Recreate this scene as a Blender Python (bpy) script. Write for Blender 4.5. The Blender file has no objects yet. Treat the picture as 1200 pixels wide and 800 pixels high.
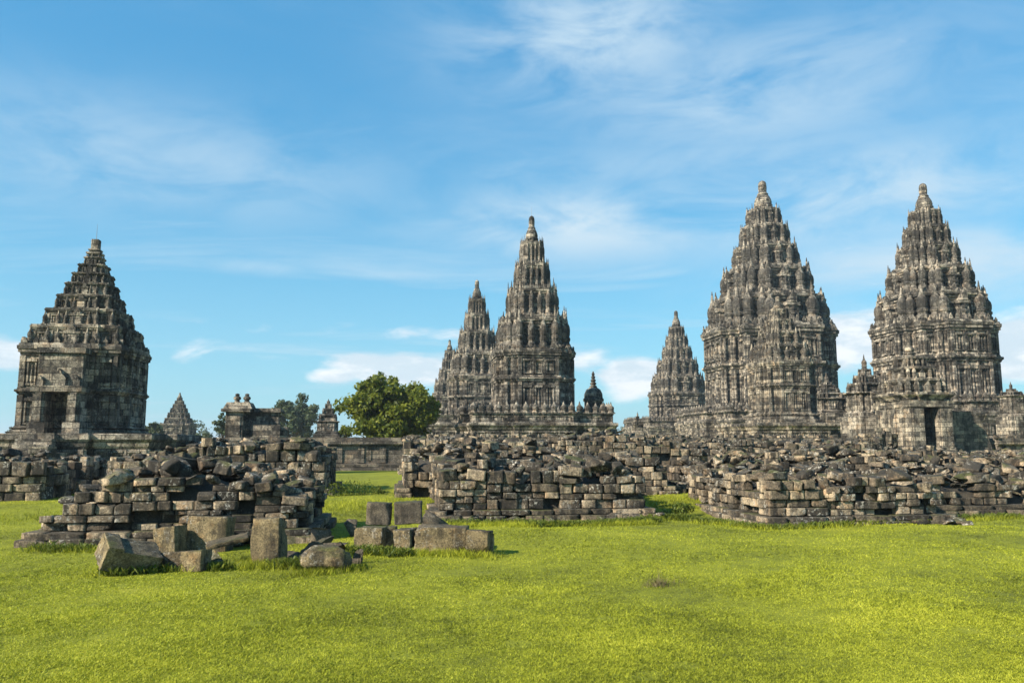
import bpy, math, random
import numpy as np
from mathutils import Vector, Matrix, Euler

R = math.radians
scn = bpy.context.scene
col = scn.collection

# ------------------------------------------------------------------ camera, sky, sun, exposure
CAM_H = 1.9
PITCH = R(7.33)
F = 28.0 / 36.0 * 1200.0            # focal length in photograph pixels
cam_d = bpy.data.cameras.new('camera'); cam = bpy.data.objects.new('camera', cam_d); col.objects.link(cam)
cam.location = (0, 0, CAM_H); cam.rotation_euler = (R(90) + PITCH, 0, 0)
cam_d.lens = 28; cam_d.sensor_width = 36; cam_d.clip_start = 0.1; cam_d.clip_end = 20000
scn.camera = cam

SUN_PLAN = R(214)                    # direction towards the sun in plan (from +x, counter-clockwise)
SUN_EL = R(33)
sun_d = bpy.data.lights.new('sun', 'SUN'); sun = bpy.data.objects.new('sun', sun_d); col.objects.link(sun)
sun_d.energy = 5.0; sun_d.angle = R(0.5); sun_d.color = (1.0, 0.90, 0.74)
to_sun = Vector((math.cos(SUN_PLAN) * math.cos(SUN_EL), math.sin(SUN_PLAN) * math.cos(SUN_EL), math.sin(SUN_EL)))
sun.rotation_euler = to_sun.to_track_quat('Z', 'Y').to_euler()
sun.location = to_sun * 300

scn.view_settings.view_transform = 'Standard'; scn.view_settings.look = 'None'
scn.view_settings.gamma = 1; scn.view_settings.use_curve_mapping = False
scn.view_settings.exposure = 1.02
try:
    scn.cycles.max_bounces = 6; scn.cycles.diffuse_bounces = 3; scn.cycles.transparent_max_bounces = 6
    scn.cycles.sample_clamp_indirect = 4.0
except Exception:
    pass


class G:
    """little node graph helper"""
    def __init__(s, nt):
        s.nt = nt; s.n = nt.nodes; s.l = nt.links
    def node(s, t, **kw):
        n = s.n.new(t)
        for k, v in kw.items(): setattr(n, k, v)
        return n
    def put(s, sock, v):
        if isinstance(v, bpy.types.NodeSocket): s.l.new(v, sock)
        elif isinstance(v, (int, float)) and hasattr(sock.default_value, '__len__'):
            sock.default_value = (v,) * len(sock.default_value)
        elif isinstance(v, (tuple, list)) and len(v) == 3 and len(sock.default_value) == 4:
            sock.default_value = (*v, 1)
        else: sock.default_value = v
    def math(s, op, a, b=0.0, c=None, clamp=False):
        n = s.node('ShaderNodeMath', operation=op, use_clamp=clamp)
        s.put(n.inputs[0], a); s.put(n.inputs[1], b)
        if c is not None: s.put(n.inputs[2], c)
        return n.outputs[0]
    def vmath(s, op, a, b=(0, 0, 0), scale=None):
        n = s.node('ShaderNodeVectorMath', operation=op)
        s.put(n.inputs[0], a); s.put(n.inputs[1], b)
        if scale is not None: s.put(n.inputs['Scale'], scale)
        return n.outputs['Value'] if op in ('DOT_PRODUCT', 'LENGTH') else n.outputs[0]
    def noise(s, vec, scale, detail=4, rough=0.55, dist=0.0):
        n = s.node('ShaderNodeTexNoise'); s.put(n.inputs['Vector'], vec)
        n.inputs['Scale'].default_value = scale; n.inputs['Detail'].default_value = detail
        n.inputs['Roughness'].default_value = rough; n.inputs['Distortion'].default_value = dist
        return n.outputs[0]
    def voro(s, vec, scale, feature='F1', rnd=1.0):
        n = s.node('ShaderNodeTexVoronoi', feature=feature); s.put(n.inputs['Vector'], vec)
        n.inputs['Scale'].default_value = scale; n.inputs['Randomness'].default_value = rnd
        return n
    def step(s, v, lo, hi, a=0.0, b=1.0):
        n = s.node('ShaderNodeMapRange', interpolation_type='SMOOTHSTEP')
        s.put(n.inputs[0], v); s.put(n.inputs[1], lo); s.put(n.inputs[2], hi); s.put(n.inputs[3], a); s.put(n.inputs[4], b)
        return n.outputs[0]
    def mix(s, f, a, b, mode='MIX'):
        n = s.node('ShaderNodeMix', data_type='RGBA', blend_type=mode)
        s.put(n.inputs[0], f); s.put(n.inputs[6], a); s.put(n.inputs[7], b)
        return n.outputs[2]
    def mapping(s, vec, loc=(0, 0, 0), rot=(0, 0, 0), scale=(1, 1, 1)):
        n = s.node('ShaderNodeMapping'); s.put(n.inputs[0], vec)
        n.inputs[1].default_value = loc; n.inputs[2].default_value = rot; n.inputs[3].default_value = scale
        return n.outputs[0]
    def sep(s, vec):
        n = s.node('ShaderNodeSeparateXYZ'); s.put(n.inputs[0], vec); return n.outputs
    def comb(s, x, y, z):
        n = s.node('ShaderNodeCombineXYZ'); s.put(n.inputs[0], x); s.put(n.inputs[1], y); s.put(n.inputs[2], z); return n.outputs[0]


def ray(px, py):
    u = (px - 600) / F; v = (400 - py) / F
    return Vector((u, math.cos(PITCH) - v * math.sin(PITCH), math.sin(PITCH) + v * math.cos(PITCH)))
def on_z(px, py, z=0.0):
    d = ray(px, py); t = (z - CAM_H) / d.z
    return Vector((0, 0, CAM_H)) + d * t
def at_y(px, py, Y):
    d = ray(px, py); return Vector((0, 0, CAM_H)) + d * (Y / d.y)
def az_el(px, py):
    d = ray(px, py).normalized(); return math.atan2(d.x, d.y), math.asin(d.z)

# ---- the sky: Nishita with procedural cirrus and low cumulus
w = bpy.data.worlds.new('World'); scn.world = w; w.use_nodes = True
g = G(w.node_tree); g.n.clear()
sky = g.node('ShaderNodeTexSky', sky_type='NISHITA'); sky.sun_disc = False
sky.sun_elevation = SUN_EL; sky.sun_rotation = math.pi / 2 - SUN_PLAN
sky.altitude = 100; sky.air_density = 1.15; sky.dust_density = 0.55; sky.ozone_density = 2.4
vec = g.node('ShaderNodeTexCoord').outputs['Generated']
vx, vy, vz = g.sep(vec)
az = g.math('ARCTAN2', vx, vy); el = g.math('ARCSINE', vz)
base = g.mix(1.0, sky.outputs[0], (0.50, 1.08, 1.20), 'MULTIPLY')
base = g.mix(0.62, base, g.mix(g.step(el, -0.02, 0.50), (1.75, 4.1, 5.6), (0.60, 2.62, 4.95)))
zc = g.math('MAXIMUM', g.math('ADD', vz, 0.06), 0.03)
pl = g.comb(g.math('DIVIDE', vx, zc), g.math('DIVIDE', vy, zc), 0.0)
def streaks(rot, sx, sy, sc, lo, hi, seed):
    m = g.mapping(pl, loc=(seed, seed * 1.7, 0), rot=(0, 0, R(rot)), scale=(sx, sy, 1))
    return g.step(g.noise(m, sc, 8, 0.62, 0.6), lo, hi)
c1 = streaks(35, 0.5, 1.3, 0.9, 0.46, 0.84, 3.1)
c2 = streaks(-20, 0.4, 1.0, 0.5, 0.46, 0.80, 8.4)
veil = g.math('MULTIPLY', g.math('MAXIMUM', c1, g.math('MULTIPLY', c2, 0.9)), 0.72)
def blob(px, py, rx, ry, amp=1.0):
    a0, e0 = az_el(px, py)
    dx = g.math('DIVIDE', g.math('SUBTRACT', az, a0), rx / F); dy = g.math('DIVIDE', g.math('SUBTRACT', el, e0), ry / F)
    r2 = g.math('ADD', g.math('MULTIPLY', dx, dx), g.math('MULTIPLY', dy, dy))
    return g.math('MULTIPLY', g.math('EXPONENT', g.math('MULTIPLY', r2, -1.0)), amp)
wis = None
for b in ((690, 45, 170, 70, .65), (690, 265, 190, 45, .75), (980, 235, 300, 60, .65), (1100, 310, 200, 50, .7), (880, 110, 220, 70, .5), (180, 190, 260, 60, .4), (300, 312, 60, 9, .4), (850, 190, 300, 40, .35)):
    o = blob(*b); wis = o if wis is None else g.math('MAXIMUM', wis, o)
wn = g.noise(g.mapping(g.comb(az, el, 0.0), rot=(0, 0, R(-14)), scale=(5, 13, 1)), 1.1, 8, 0.6, 0.5)
wis = g.math('MULTIPLY', wis, g.step(wn, 0.24, 0.66, 0.0, 1.35))
ae = g.comb(g.math('MULTIPLY', az, 8.0), g.math('MULTIPLY', el, 22.0), 2.2)
cn = g.noise(ae, 1.15, 7, 0.58, 0.35)
cum = None
for b in ((742, 445, 42, 32, 1.0), (470, 432, 85, 20, 1.0), (395, 440, 40, 12, .7), (1185, 410, 90, 42, 1.0), (10, 412, 55, 22, .85), (1000, 395, 80, 40, .8), (470, 388, 180, 14, .35), (300, 420, 190, 20, .3), (640, 420, 120, 20, .6), (1000, 300, 60, 30, .3)):
    o = blob(*b); cum = o if cum is None else g.math('MAXIMUM', cum, o)
cum = g.step(g.math('ADD', g.math('MULTIPLY', cum, 0.62), g.math('MULTIPLY', cn, 0.85)), 0.60, 0.84)
lowhaze = g.math('MULTIPLY', g.step(el, 0.26, 0.0), 0.22)
amt = g.math('MAXIMUM', g.math('MAXIMUM', veil, wis), lowhaze)
skyc = g.mix(amt, base, (4.2, 5.3, 6.1))
cshade = g.mix(g.step(g.noise(g.mapping(ae, loc=(0, .35, 0)), 1.6, 6, .6), 0.40, 0.62), (4.8, 5.6, 6.2), (7.0, 7.1, 7.2))
skyc = g.mix(g.math('MULTIPLY', cum, 0.92), skyc, cshade)
bg = g.node('ShaderNodeBackground'); g.put(bg.inputs[0], skyc); bg.inputs[1].default_value = 0.076
out = g.node('ShaderNodeOutputWorld'); g.l.new(bg.outputs[0], out.inputs[0])

# ------------------------------------------------------------------ materials
def new_mat(name):
    m = bpy.data.materials.new(name); m.use_nodes = True
    g = G(m.node_tree); g.n.clear()
    o = g.node('ShaderNodeOutputMaterial'); b = g.node('ShaderNodeBsdfPrincipled')
    g.l.new(b.outputs[0], o.inputs[0]); b.inputs['Specular IOR Level'].default_value = 0.25
    return m, g, b

def stone_mat(name, dark, mid, light, brick=None, island=0.0, white=0.3, moss=0.0, grime=0.6, scale=1.0, bump=0.6, crust=0.5, relief=0.0):
    m, g, b = new_mat(name)
    pos = g.node('ShaderNodeNewGeometry'); P = pos.outputs['Position']
    oc = g.node('ShaderNodeTexCoord').outputs['Object']
    nz = g.sep(pos.outputs['Normal'])[2]
    n1 = g.noise(P, 0.55 * scale, 5, 0.6); n2 = g.noise(P, 3.1 * scale, 6, 0.65); n3 = g.noise(P, 14 * scale, 5, 0.7)
    v = g.math('ADD', g.math('MULTIPLY', n1, 0.45), g.math('ADD', g.math('MULTIPLY', n2, 0.4), g.math('MULTIPLY', n3, 0.3)))
    height = g.math('ADD', g.math('MULTIPLY', n2, 0.5), g.math('MULTIPLY', n3, 0.5))
    if island:
        rp = pos.outputs['Random Per Island']
        v = g.math('ADD', v, g.math('MULTIPLY', g.math('SUBTRACT', rp, 0.5), island))
    if brick:
        bw, bh = brick
        ox, oy, oz = g.sep(oc)
        bt = g.node('ShaderNodeTexBrick')
        wob = g.math('MULTIPLY', g.noise(P, 0.9, 2), 0.25 * bh)
        g.put(bt.inputs['Vector'], g.comb(g.math('ADD', ox, oy), g.math('ADD', oz, wob), 0.0))
        bt.inputs['Color1'].default_value = (0, 0, 0, 1); bt.inputs['Color2'].default_value = (1, 1, 1, 1)
        bt.inputs['Mortar'].default_value = (0.5, 0.5, 0.5, 1)
        bt.inputs['Scale'].default_value = 1; bt.inputs['Mortar Size'].default_value = 0.018 * bh / 0.3
        bt.inputs['Mortar Smooth'].default_value = 0.3
        bt.inputs['Brick Width'].default_value = bw; bt.inputs['Row Height'].default_value = bh
        bc = g.sep(bt.outputs['Color'])[0]
        v = g.math('ADD', v, g.math('MULTIPLY', g.math('SUBTRACT', bc, 0.5), 0.26))
        joint = bt.outputs['Fac']
    t1 = g.step(v, 0.43, 0.58); t2 = g.step(v, 0.56, 0.72)
    c = g.mix(t2, g.mix(t1, dark, mid), light)
    # warm iron tint here and there, white and black lichen
    wt = g.step(g.noise(g.mapping(P, loc=(7, 3, 1)), 1.7 * scale, 4, .6), 0.5, 0.72)
    c = g.mix(g.math('MULTIPLY', wt, 0.5), c, g.mix(1.0, c, (1.25, 0.93, 0.68), 'MULTIPLY'))
    # black algae crust: blotches, and drips that run down the face
    px_, py_, pz_ = g.sep(P)
    drip = g.noise(g.comb(g.math('MULTIPLY', px_, 2.2 * scale), g.math('MULTIPLY', py_, 2.2 * scale), g.math('MULTIPLY', pz_, 0.35 * scale)), 1.0, 5, .65)
    bl = g.step(g.math('ADD', g.math('MULTIPLY', drip, 0.6), g.math('MULTIPLY', g.noise(P, 1.3 * scale, 5, .65), 0.45)), 0.505, 0.60)
    c = g.mix(g.math('MULTIPLY', bl, crust), c, (0.022, 0.021, 0.019))
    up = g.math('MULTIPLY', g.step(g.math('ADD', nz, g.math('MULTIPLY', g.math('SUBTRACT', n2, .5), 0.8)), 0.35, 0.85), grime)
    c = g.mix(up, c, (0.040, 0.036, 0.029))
    lic = g.math('MULTIPLY', g.step(g.noise(g.mapping(P, loc=(2, 9, 4)), 7.5 * scale, 5, .75), 0.52, 0.62), g.step(g.noise(g.mapping(P, loc=(1, 1, 6)), 0.9 * scale, 3), 0.46, 0.62))
    c = g.mix(g.math('MULTIPLY', lic, white), c, (0.44, 0.42, 0.37))
    if moss:
        ms = g.math('MULTIPLY', g.step(g.math('ADD', nz, n2), 0.75, 1.25), g.step(g.noise(g.mapping(P, loc=(5, 5, 5)), 1.1, 4), 0.50, 0.64))
        c = g.mix(g.math('MULTIPLY', ms, moss), c, (0.085, 0.095, 0.018))
    spk = g.step(g.noise(g.mapping(P, loc=(4, 4, 2)), 6.5 * scale, 5, .7), .52, .62)
    c = g.mix(g.math('MULTIPLY', spk, .62 * crust), c, (.026, .024, .021))
    if brick:
        c = g.mix(g.math('MULTIPLY', joint, g.step(g.noise(P, 0.7, 3), .42, .6, .15, .75)), c, (0.018, 0.017, 0.016))
        height = g.math('SUBTRACT', height, g.math('MULTIPLY', joint, 0.7))
    n4 = g.noise(P, 19 * scale, 5, .78)
    c = g.mix(1.0, c, g.mix(g.step(n4, .34, .66), (.52, .52, .52), (1.28, 1.26, 1.22)), 'MULTIPLY')
    height = g.math('ADD', height, g.math('MULTIPLY', n4, 0.35))
    pits = g.voro(P, 14 * scale).outputs['Distance']
    pit = g.math('MULTIPLY', g.step(pits, .28, .10), g.step(g.noise(P, 5 * scale, 3), .42, .58))
    c = g.mix(g.math('MULTIPLY', pit, .55), c, (.03, .027, .023)); height = g.math('SUBTRACT', height, g.math('MULTIPLY', pit, .5))
    if relief:
        vo = g.voro(oc, 2.6 * scale); 
        height = g.math('ADD', height, g.math('MULTIPLY', g.math('SUBTRACT', 1.0, vo.outputs['Distance']), relief))
    g.put(b.inputs['Base Color'], c); b.inputs['Roughness'].default_value = 0.92
    bp = g.node('ShaderNodeBump'); bp.inputs['Strength'].default_value = bump; bp.inputs['Distance'].default_value = 0.06 / scale
    g.put(bp.inputs['Height'], height); g.l.new(bp.outputs[0], b.inputs['Normal'])
    return m

M = {}
M['temple'] = stone_mat('temple_andesite', (0.040, 0.037, 0.034), (0.165, 0.147, 0.126), (0.47, 0.41, 0.335), brick=(0.75, 0.34), white=0.5, grime=0.32, scale=0.7, bump=1.0, crust=0.82, relief=0.8)
M['temple_old'] = stone_mat('perwara_andesite', (0.042, 0.039, 0.036), (0.165, 0.145, 0.118), (0.47, 0.405, 0.315), brick=(0.7, 0.36), white=0.5, grime=0.45, scale=0.9, bump=1.0, crust=0.78, relief=0.5)
M['wall'] = stone_mat('court_wall_andesite', (0.06, 0.055, 0.048), (0.15, 0.13, 0.11), (0.30, 0.26, 0.20), brick=(0.8, 0.3), white=0.3, grime=0.7, bump=0.8, crust=0.7)
M['ruin'] = stone_mat('ruin_block_stone', (0.045, 0.039, 0.032), (0.150, 0.120, 0.087), (0.42, 0.335, 0.232), island=0.26, white=1.0, moss=0.55, grime=0.7, scale=1.6, bump=0.75, crust=0.85)
M['block'] = stone_mat('dressed_block_stone', (0.085, 0.068, 0.040), (0.19, 0.148, 0.082), (0.35, 0.28, 0.165), white=0.6, moss=0.6, grime=0.6, scale=2.0, bump=1.0, crust=0.68)
M['block_dark'] = stone_mat('dark_block_stone', (0.05, 0.042, 0.034), (0.105, 0.088, 0.066), (0.19, 0.155, 0.11), white=0.25, moss=0.3, grime=0.5, scale=2.4, bump=0.9, crust=0.5)
M['core'] = stone_mat('ruin_core_stone', (0.03, 0.027, 0.023), (0.06, 0.052, 0.042), (0.11, 0.095, 0.075), white=0.1, scale=2.0, crust=0.6)

def leaf_mat(name, ca, cb, cc, trans=0.35, rough=0.55, pos_scale=0.5):
    m, g, b = new_mat(name)
    ge = g.node('ShaderNodeNewGeometry')
    rp = ge.outputs['Random Per Island']
    n = g.noise(ge.outputs['Position'], pos_scale, 3)
    v = g.math('ADD', g.math('MULTIPLY', rp, 0.6), g.math('MULTIPLY', n, 0.6))
    c = g.mix(g.step(v, 0.5, 0.95), g.mix(g.step(v, 0.15, 0.55), ca, cb), cc)
    g.put(b.inputs['Base Color'], c); b.inputs['Roughness'].default_value = rough
    tr = g.node('ShaderNodeBsdfTranslucent'); g.put(tr.inputs[0], c)
    mx = g.node('ShaderNodeMixShader'); mx.inputs[0].default_value = trans
    g.l.new(b.outputs[0], mx.inputs[1]); g.l.new(tr.outputs[0], mx.inputs[2])
    g.l.new(mx.outputs[0], [x for x in g.n if x.type == 'OUTPUT_MATERIAL'][0].inputs[0])
    return m
M['leaf'] = leaf_mat('broad_leaf', (0.040, 0.060, 0.010), (0.095, 0.125, 0.014), (0.225, 0.24, 0.027), trans=.45)
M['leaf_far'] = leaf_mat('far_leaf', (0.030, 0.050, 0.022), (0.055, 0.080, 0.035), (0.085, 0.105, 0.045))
M['weed'] = leaf_mat('weed_leaf', (0.045, 0.075, 0.012), (0.09, 0.125, 0.016), (0.16, 0.18, 0.03))
M['dry'] = leaf_mat('dry_grass', (0.06, 0.045, 0.02), (0.11, 0.085, 0.04), (0.18, 0.15, 0.07), trans=0.2)
M['bark'] = stone_mat('bark', (0.05, 0.04, 0.03), (0.11, 0.09, 0.07), (0.18, 0.15, 0.12), white=0.2, scale=2)

def grass_mats():
    m, g, b = new_mat('lawn_turf')
    P = g.node('ShaderNodeNewGeometry').outputs['Position']
    n1 = g.noise(P, 0.35, 5, .6); n2 = g.noise(P, 2.6, 6, .7); n3 = g.noise(P, 30, 4, .7)
    v = g.math('ADD', g.math('MULTIPLY', n1, .45), g.math('ADD', g.math('MULTIPLY', n2, .35), g.math('MULTIPLY', n3, .3)))
    c = g.mix(g.step(v, .55, .75), g.mix(g.step(v, .36, .58), (0.075, 0.085, 0.010), (0.19, 0.205, 0.012)), (0.30, 0.285, 0.022))
    dirt = g.step(g.noise(g.mapping(P, loc=(3, 8, 0)), 1.1, 6, .7), .66, .76)
    c = g.mix(g.math('MULTIPLY', dirt, .6), c, (0.085, 0.065, 0.028))
    g.put(b.inputs['Base Color'], c); b.inputs['Roughness'].default_value = 0.9
    bp = g.node('ShaderNodeBump'); bp.inputs['Strength'].default_value = 0.8; bp.inputs['Distance'].default_value = 0.05
    g.put(bp.inputs['Height'], g.math('ADD', n2, g.math('MULTIPLY', n3, .8))); g.l.new(bp.outputs[0], b.inputs['Normal'])
    M['turf'] = m
    m, g, b = new_mat('grass_blade')
    ge = g.node('ShaderNodeNewGeometry'); P = ge.outputs['Position']; rp = ge.outputs['Random Per Island']
    n1 = g.noise(P, 0.35, 5, .6); n2 = g.noise(P, 2.6, 6, .7); n6 = g.noise(P, 17, 3, .6)
    v = g.math('ADD', g.math('ADD', g.math('ADD', g.math('MULTIPLY', n1, .75), -.11), g.math('MULTIPLY', g.math('SUBTRACT', n6, .5), .45)), g.math('ADD', g.math('MULTIPLY', n2, .35), g.math('MULTIPLY', g.math('SUBTRACT', rp, .2), .26)))
    c = g.mix(g.step(v, .55, .80), g.mix(g.step(v, .34, .60), (0.11, 0.13, 0.012), (0.345, 0.37, 0.026)), (0.54, 0.53, 0.055))
    dirt = g.step(g.noise(g.mapping(P, loc=(3, 8, 0)), 1.1, 6, .7), .66, .76)
    c = g.mix(g.math('MULTIPLY', dirt, .5), c, (0.15, 0.12, 0.045))
    g.put(b.inputs['Base Color'], c); b.inputs['Roughness'].default_value = 0.6
    tr = g.node('ShaderNodeBsdfTranslucent'); g.put(tr.inputs[0], c)
    mx = g.node('ShaderNodeMixShader'); mx.inputs[0].default_value = .35
    g.l.new(b.outputs[0], mx.inputs[1]); g.l.new(tr.outputs[0], mx.inputs[2])
    g.l.new(mx.outputs[0], [x for x in g.n if x.type == 'OUTPUT_MATERIAL'][0].inputs[0])
    M['grass'] = m
grass_mats()
m, g, b = new_mat('rod_metal'); b.inputs['Base Color'].default_value = (.18, .19, .2, 1); b.inputs['Metallic'].default_value = .6; b.inputs['Roughness'].default_value = .5; M['rod'] = m

# ------------------------------------------------------------------ object helpers
def link(name, mesh, parent=None):
    o = bpy.data.objects.new(name, mesh); col.objects.link(o)
    if parent: o.parent = parent
    return o
def thing(o, label=None, cat=None, group=None, kind=None):
    if label: o['label'] = label
    if cat: o['category'] = cat
    if group: o['group'] = group
    if kind: o['kind'] = kind
    return o
def empty(name, loc, rz=0.0):
    o = bpy.data.objects.new(name, None); col.objects.link(o); o.location = loc; o.rotation_euler = (0, 0, rz); o.empty_display_size = .3
    return o
def copy_tree(o, parent=None):
    c = o.copy(); col.objects.link(c)
    if parent: c.parent = parent
    for ch in list(o.children): copy_tree(ch, c)
    return c

class MB:
    def __init__(s): s.V = []; s.Fq = []; s.n = 0
    def add(s, v, f):
        v = np.asarray(v, float)
        s.V.append(v); s.Fq.extend([tuple(i + s.n for i in q) for q in f]); s.n += len(v)
    def box(s, x0, x1, y0, y1, z0, z1, taper=0.0):
        t = taper; cx, cy = (x0 + x1) / 2, (y0 + y1) / 2; k = 1 - t
        X0, X1, Y0, Y1 = cx + (x0 - cx) * k, cx + (x1 - cx) * k, cy + (y0 - cy) * k, cy + (y1 - cy) * k
        s.add([(x0, y0, z0), (x1, y0, z0), (x1, y1, z0), (x0, y1, z0), (X0, Y0, z1), (X1, Y0, z1), (X1, Y1, z1), (X0, Y1, z1)],
              [(3, 2, 1, 0), (4, 5, 6, 7), (0, 1, 5, 4), (1, 2, 6, 5), (2, 3, 7, 6), (3, 0, 4, 7)])
    def rings(s, rings, cap0=False, cap1=True):
        n = len(rings[0]); v = np.concatenate(rings); f = []
        for k in range(len(rings) - 1):
            a = k * n; b_ = a + n
            for i in range(n):
                j = (i + 1) % n; f.append((a + i, a + j, b_ + j, b_ + i))
        if cap1: f.append(tuple(range((len(rings) - 1) * n, len(rings) * n)))
        if cap0: f.append(tuple(reversed(range(n))))
        s.add(v, f)
    def lathe(s, prof, seg=8, c=(0, 0, 0), square=0.0):
        rs = []
        for r, z in prof:
            a = np.arange(seg) / seg * 2 * np.pi + np.pi / seg
            rs.append(np.c_[c[0] + r * np.cos(a), c[1] + r * np.sin(a), np.full(seg, c[2] + z)])
        s.rings(rs)
    def build(s, name, mat, parent=None, smooth=False):
        me = bpy.data.meshes.new(name)
        v = np.concatenate(s.V) if s.V else np.zeros((0, 3))
        me.from_pydata(v.tolist(), [], s.Fq); me.update()
        if mat: me.materials.append(mat)
        if smooth: me.polygons.foreach_set('use_smooth', [True] * len(me.polygons))
        return link(name, me, parent)

def fast_mesh(name, V, quads, mat, parent=None):
    """V (n,3), quads (m,k) numpy -> object"""
    me = bpy.data.meshes.new(name); k = quads.shape[1]
    me.vertices.add(len(V)); me.vertices.foreach_set('co', np.ascontiguousarray(V, np.float32).ravel())
    me.loops.add(quads.size); me.loops.foreach_set('vertex_index', np.ascontiguousarray(quads, np.int32).ravel())
    me.polygons.add(len(quads)); me.polygons.foreach_set('loop_start', np.arange(len(quads), dtype=np.int32) * k)
    me.polygons.foreach_set('loop_total', np.full(len(quads), k, np.int32))
    me.materials.append(mat); me.update(calc_edges=True); me.validate()
    return link(name, me, parent)

# ------------------------------------------------------------------ the ground
def sm(t): t = np.clip(t, 0, 1); return t * t * (3 - 2 * t)
def gz(x, y):
    x = np.asarray(x, float); y = np.asarray(y, float)
    d = y - 0.14 * x
    und = 0.035 * np.sin(x * .55 + 1.3) * np.sin(y * .43 + .4) + 0.02 * np.sin(x * 1.35 + y * .8) + 0.012 * np.sin(x * 2.9 - y * 2.1 + 2)
    bank = 0.30 * sm((d - 20.6) / 3.0 + 0.12 * np.sin(x * 1.1)) + 0.22 * sm((d - 30.5) / 2.5 + .2 * np.sin(x * .9 + 1)) - 0.52 * sm((d - 38) / 12)
    hump = 0.10 * np.exp(-((x - 1.5) ** 2) / 9 - ((y - 16.2) ** 2) / 5) + 0.12 * np.exp(-((x - 10) ** 2) / 40 - ((y - 16) ** 2) / 8)
    fade = 1 - sm((d - 40) / 20)
    return und * fade + bank + hump
def axis(lo, hi, fine_lo, fine_hi, step):
    a = list(np.arange(fine_lo, fine_hi + step / 2, step)); s = step; v = fine_hi
    while v < hi: s *= 1.28; v += s; a.append(v)
    s = step; v = fine_lo
    while v > lo: s *= 1.28; v -= s; a.insert(0, v)
    return np.array(a)
xs = axis(-3000, 3000, -30, 34, .4); ys = axis(-800, 6000, 2, 52, .4)
XX, YY = np.meshgrid(xs, ys); ZZ = gz(XX, YY)
V = np.c_[XX.ravel(), YY.ravel(), ZZ.ravel()]
nx, ny = len(xs), len(ys); I = np.arange(nx * ny).reshape(ny, nx)
Q = np.c_[I[:-1, :-1].ravel(), I[:-1, 1:].ravel(), I[1:, 1:].ravel(), I[1:, :-1].ravel()]
ground = fast_mesh('ground', V, Q, M['turf']); ground.data.polygons.foreach_set('use_smooth', [True] * len(ground.data.polygons)); ground['kind'] = 'structure'

GRID = R(8)
ca, sa = math.cos(GRID), math.sin(GRID)
def gl(ox, oy, lx, ly):           # local (grid-aligned) to world
    return ox + lx * ca - ly * sa, oy + lx * sa + ly * ca

# ------------------------------------------------------------------ stones
def cube_grid(n):
    key = {}; vs = []; fs = []
    def vid(p):
        if p not in key: key[p] = len(vs); vs.append(p)
        return key[p]
    for ax in range(3):
        for sgn in (0, n):
            for i in range(n):
                for j in range(n):
                    c = []
                    for (a, b_) in ((i, j), (i + 1, j), (i + 1, j + 1), (i, j + 1)):
                        p = [0, 0, 0]; p[ax] = sgn; p[(ax + 1) % 3] = a; p[(ax + 2) % 3] = b_
                        c.append(vid(tuple(p)))
                    fs.append(tuple(c) if sgn else tuple(reversed(c)))
    return np.array(vs, float) / n - .5, np.array(fs)
def vnoise(p, rng, k=5, f0=2.0, f1=9.0):
    s = np.zeros(len(p))
    for _ in range(k):
        d = rng.normal(size=3); d *= rng.uniform(f0, f1) / np.linalg.norm(d)
        s += np.sin(p @ d + rng.uniform(0, 6.28))
    return s / k
def rock(rng, n=4, size=(1, 1, 1), rnd=.06, rough=.03, chips=3, chip=.12, jit=.0):
    v, f = cube_grid(n); size = np.array(size, float)
    # pull outer ring of each face so edges are tight
    v = np.sign(v) * .5 * (1 - (1 - np.abs(v) * 2) ** 1.5)
    p = v * size; r = rnd * size.min()
    core = np.clip(p, -size / 2 + r, size / 2 - r); d = p - core; L = np.linalg.norm(d, axis=1, keepdims=True)
    p = np.where(L > 1e-9, core + d / np.maximum(L, 1e-9) * np.minimum(L, r), p)
    for _ in range(chips):
        c = np.array([rng.choice([-1, 1]) for _ in range(3)], float)
        if rng.random() < .55: c[rng.integers(3)] = rng.uniform(-.4, .4)
        nrm = c / size; nrm /= np.linalg.norm(nrm)
        far = (p @ nrm).max(); dd = far - chip * size.min() * rng.uniform(.4, 1.8)
        e = np.maximum(p @ nrm - dd, 0); p = p - e[:, None] * nrm
    q = p / size.max()
    p = p + rng.normal(size=p.shape) * (size * jit)
    dirn = p / np.maximum(np.linalg.norm(p, axis=1, keepdims=True), 1e-6)
    p = p + dirn * (vnoise(q * 6, rng, 6, 1, 4) * rough * size.min())[:, None]
    return p, f
rngL = np.random.default_rng(5)
LIB = [rock(rngL, 5, (1, .8, .55), rnd=.02, rough=.010, chips=int(rngL.integers(0, 4)), chip=.14, jit=.009) for _ in range(18)]
LIBT = [rock(rngL, 4, (1, .8, .6), rnd=.03, rough=.02, chips=int(rngL.integers(3, 8)), chip=.28, jit=.02) for _ in range(12)]
LIBT = [(p / (p.max(0) - p.min(0)), f) for p, f in LIBT]
LIB = [(p / (p.max(0) - p.min(0)), f) for p, f in LIB]
LIBR = [rock(rngL, 4, (1, .85, .7), rnd=.10, rough=.05, chips=10, chip=.35, jit=.025) for _ in range(8)]
LIBR = [(p / (p.max(0) - p.min(0)), f) for p, f in LIBR]
def rot_m(rx, ry, rz): return np.array(Euler((rx, ry, rz)).to_matrix())
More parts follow.
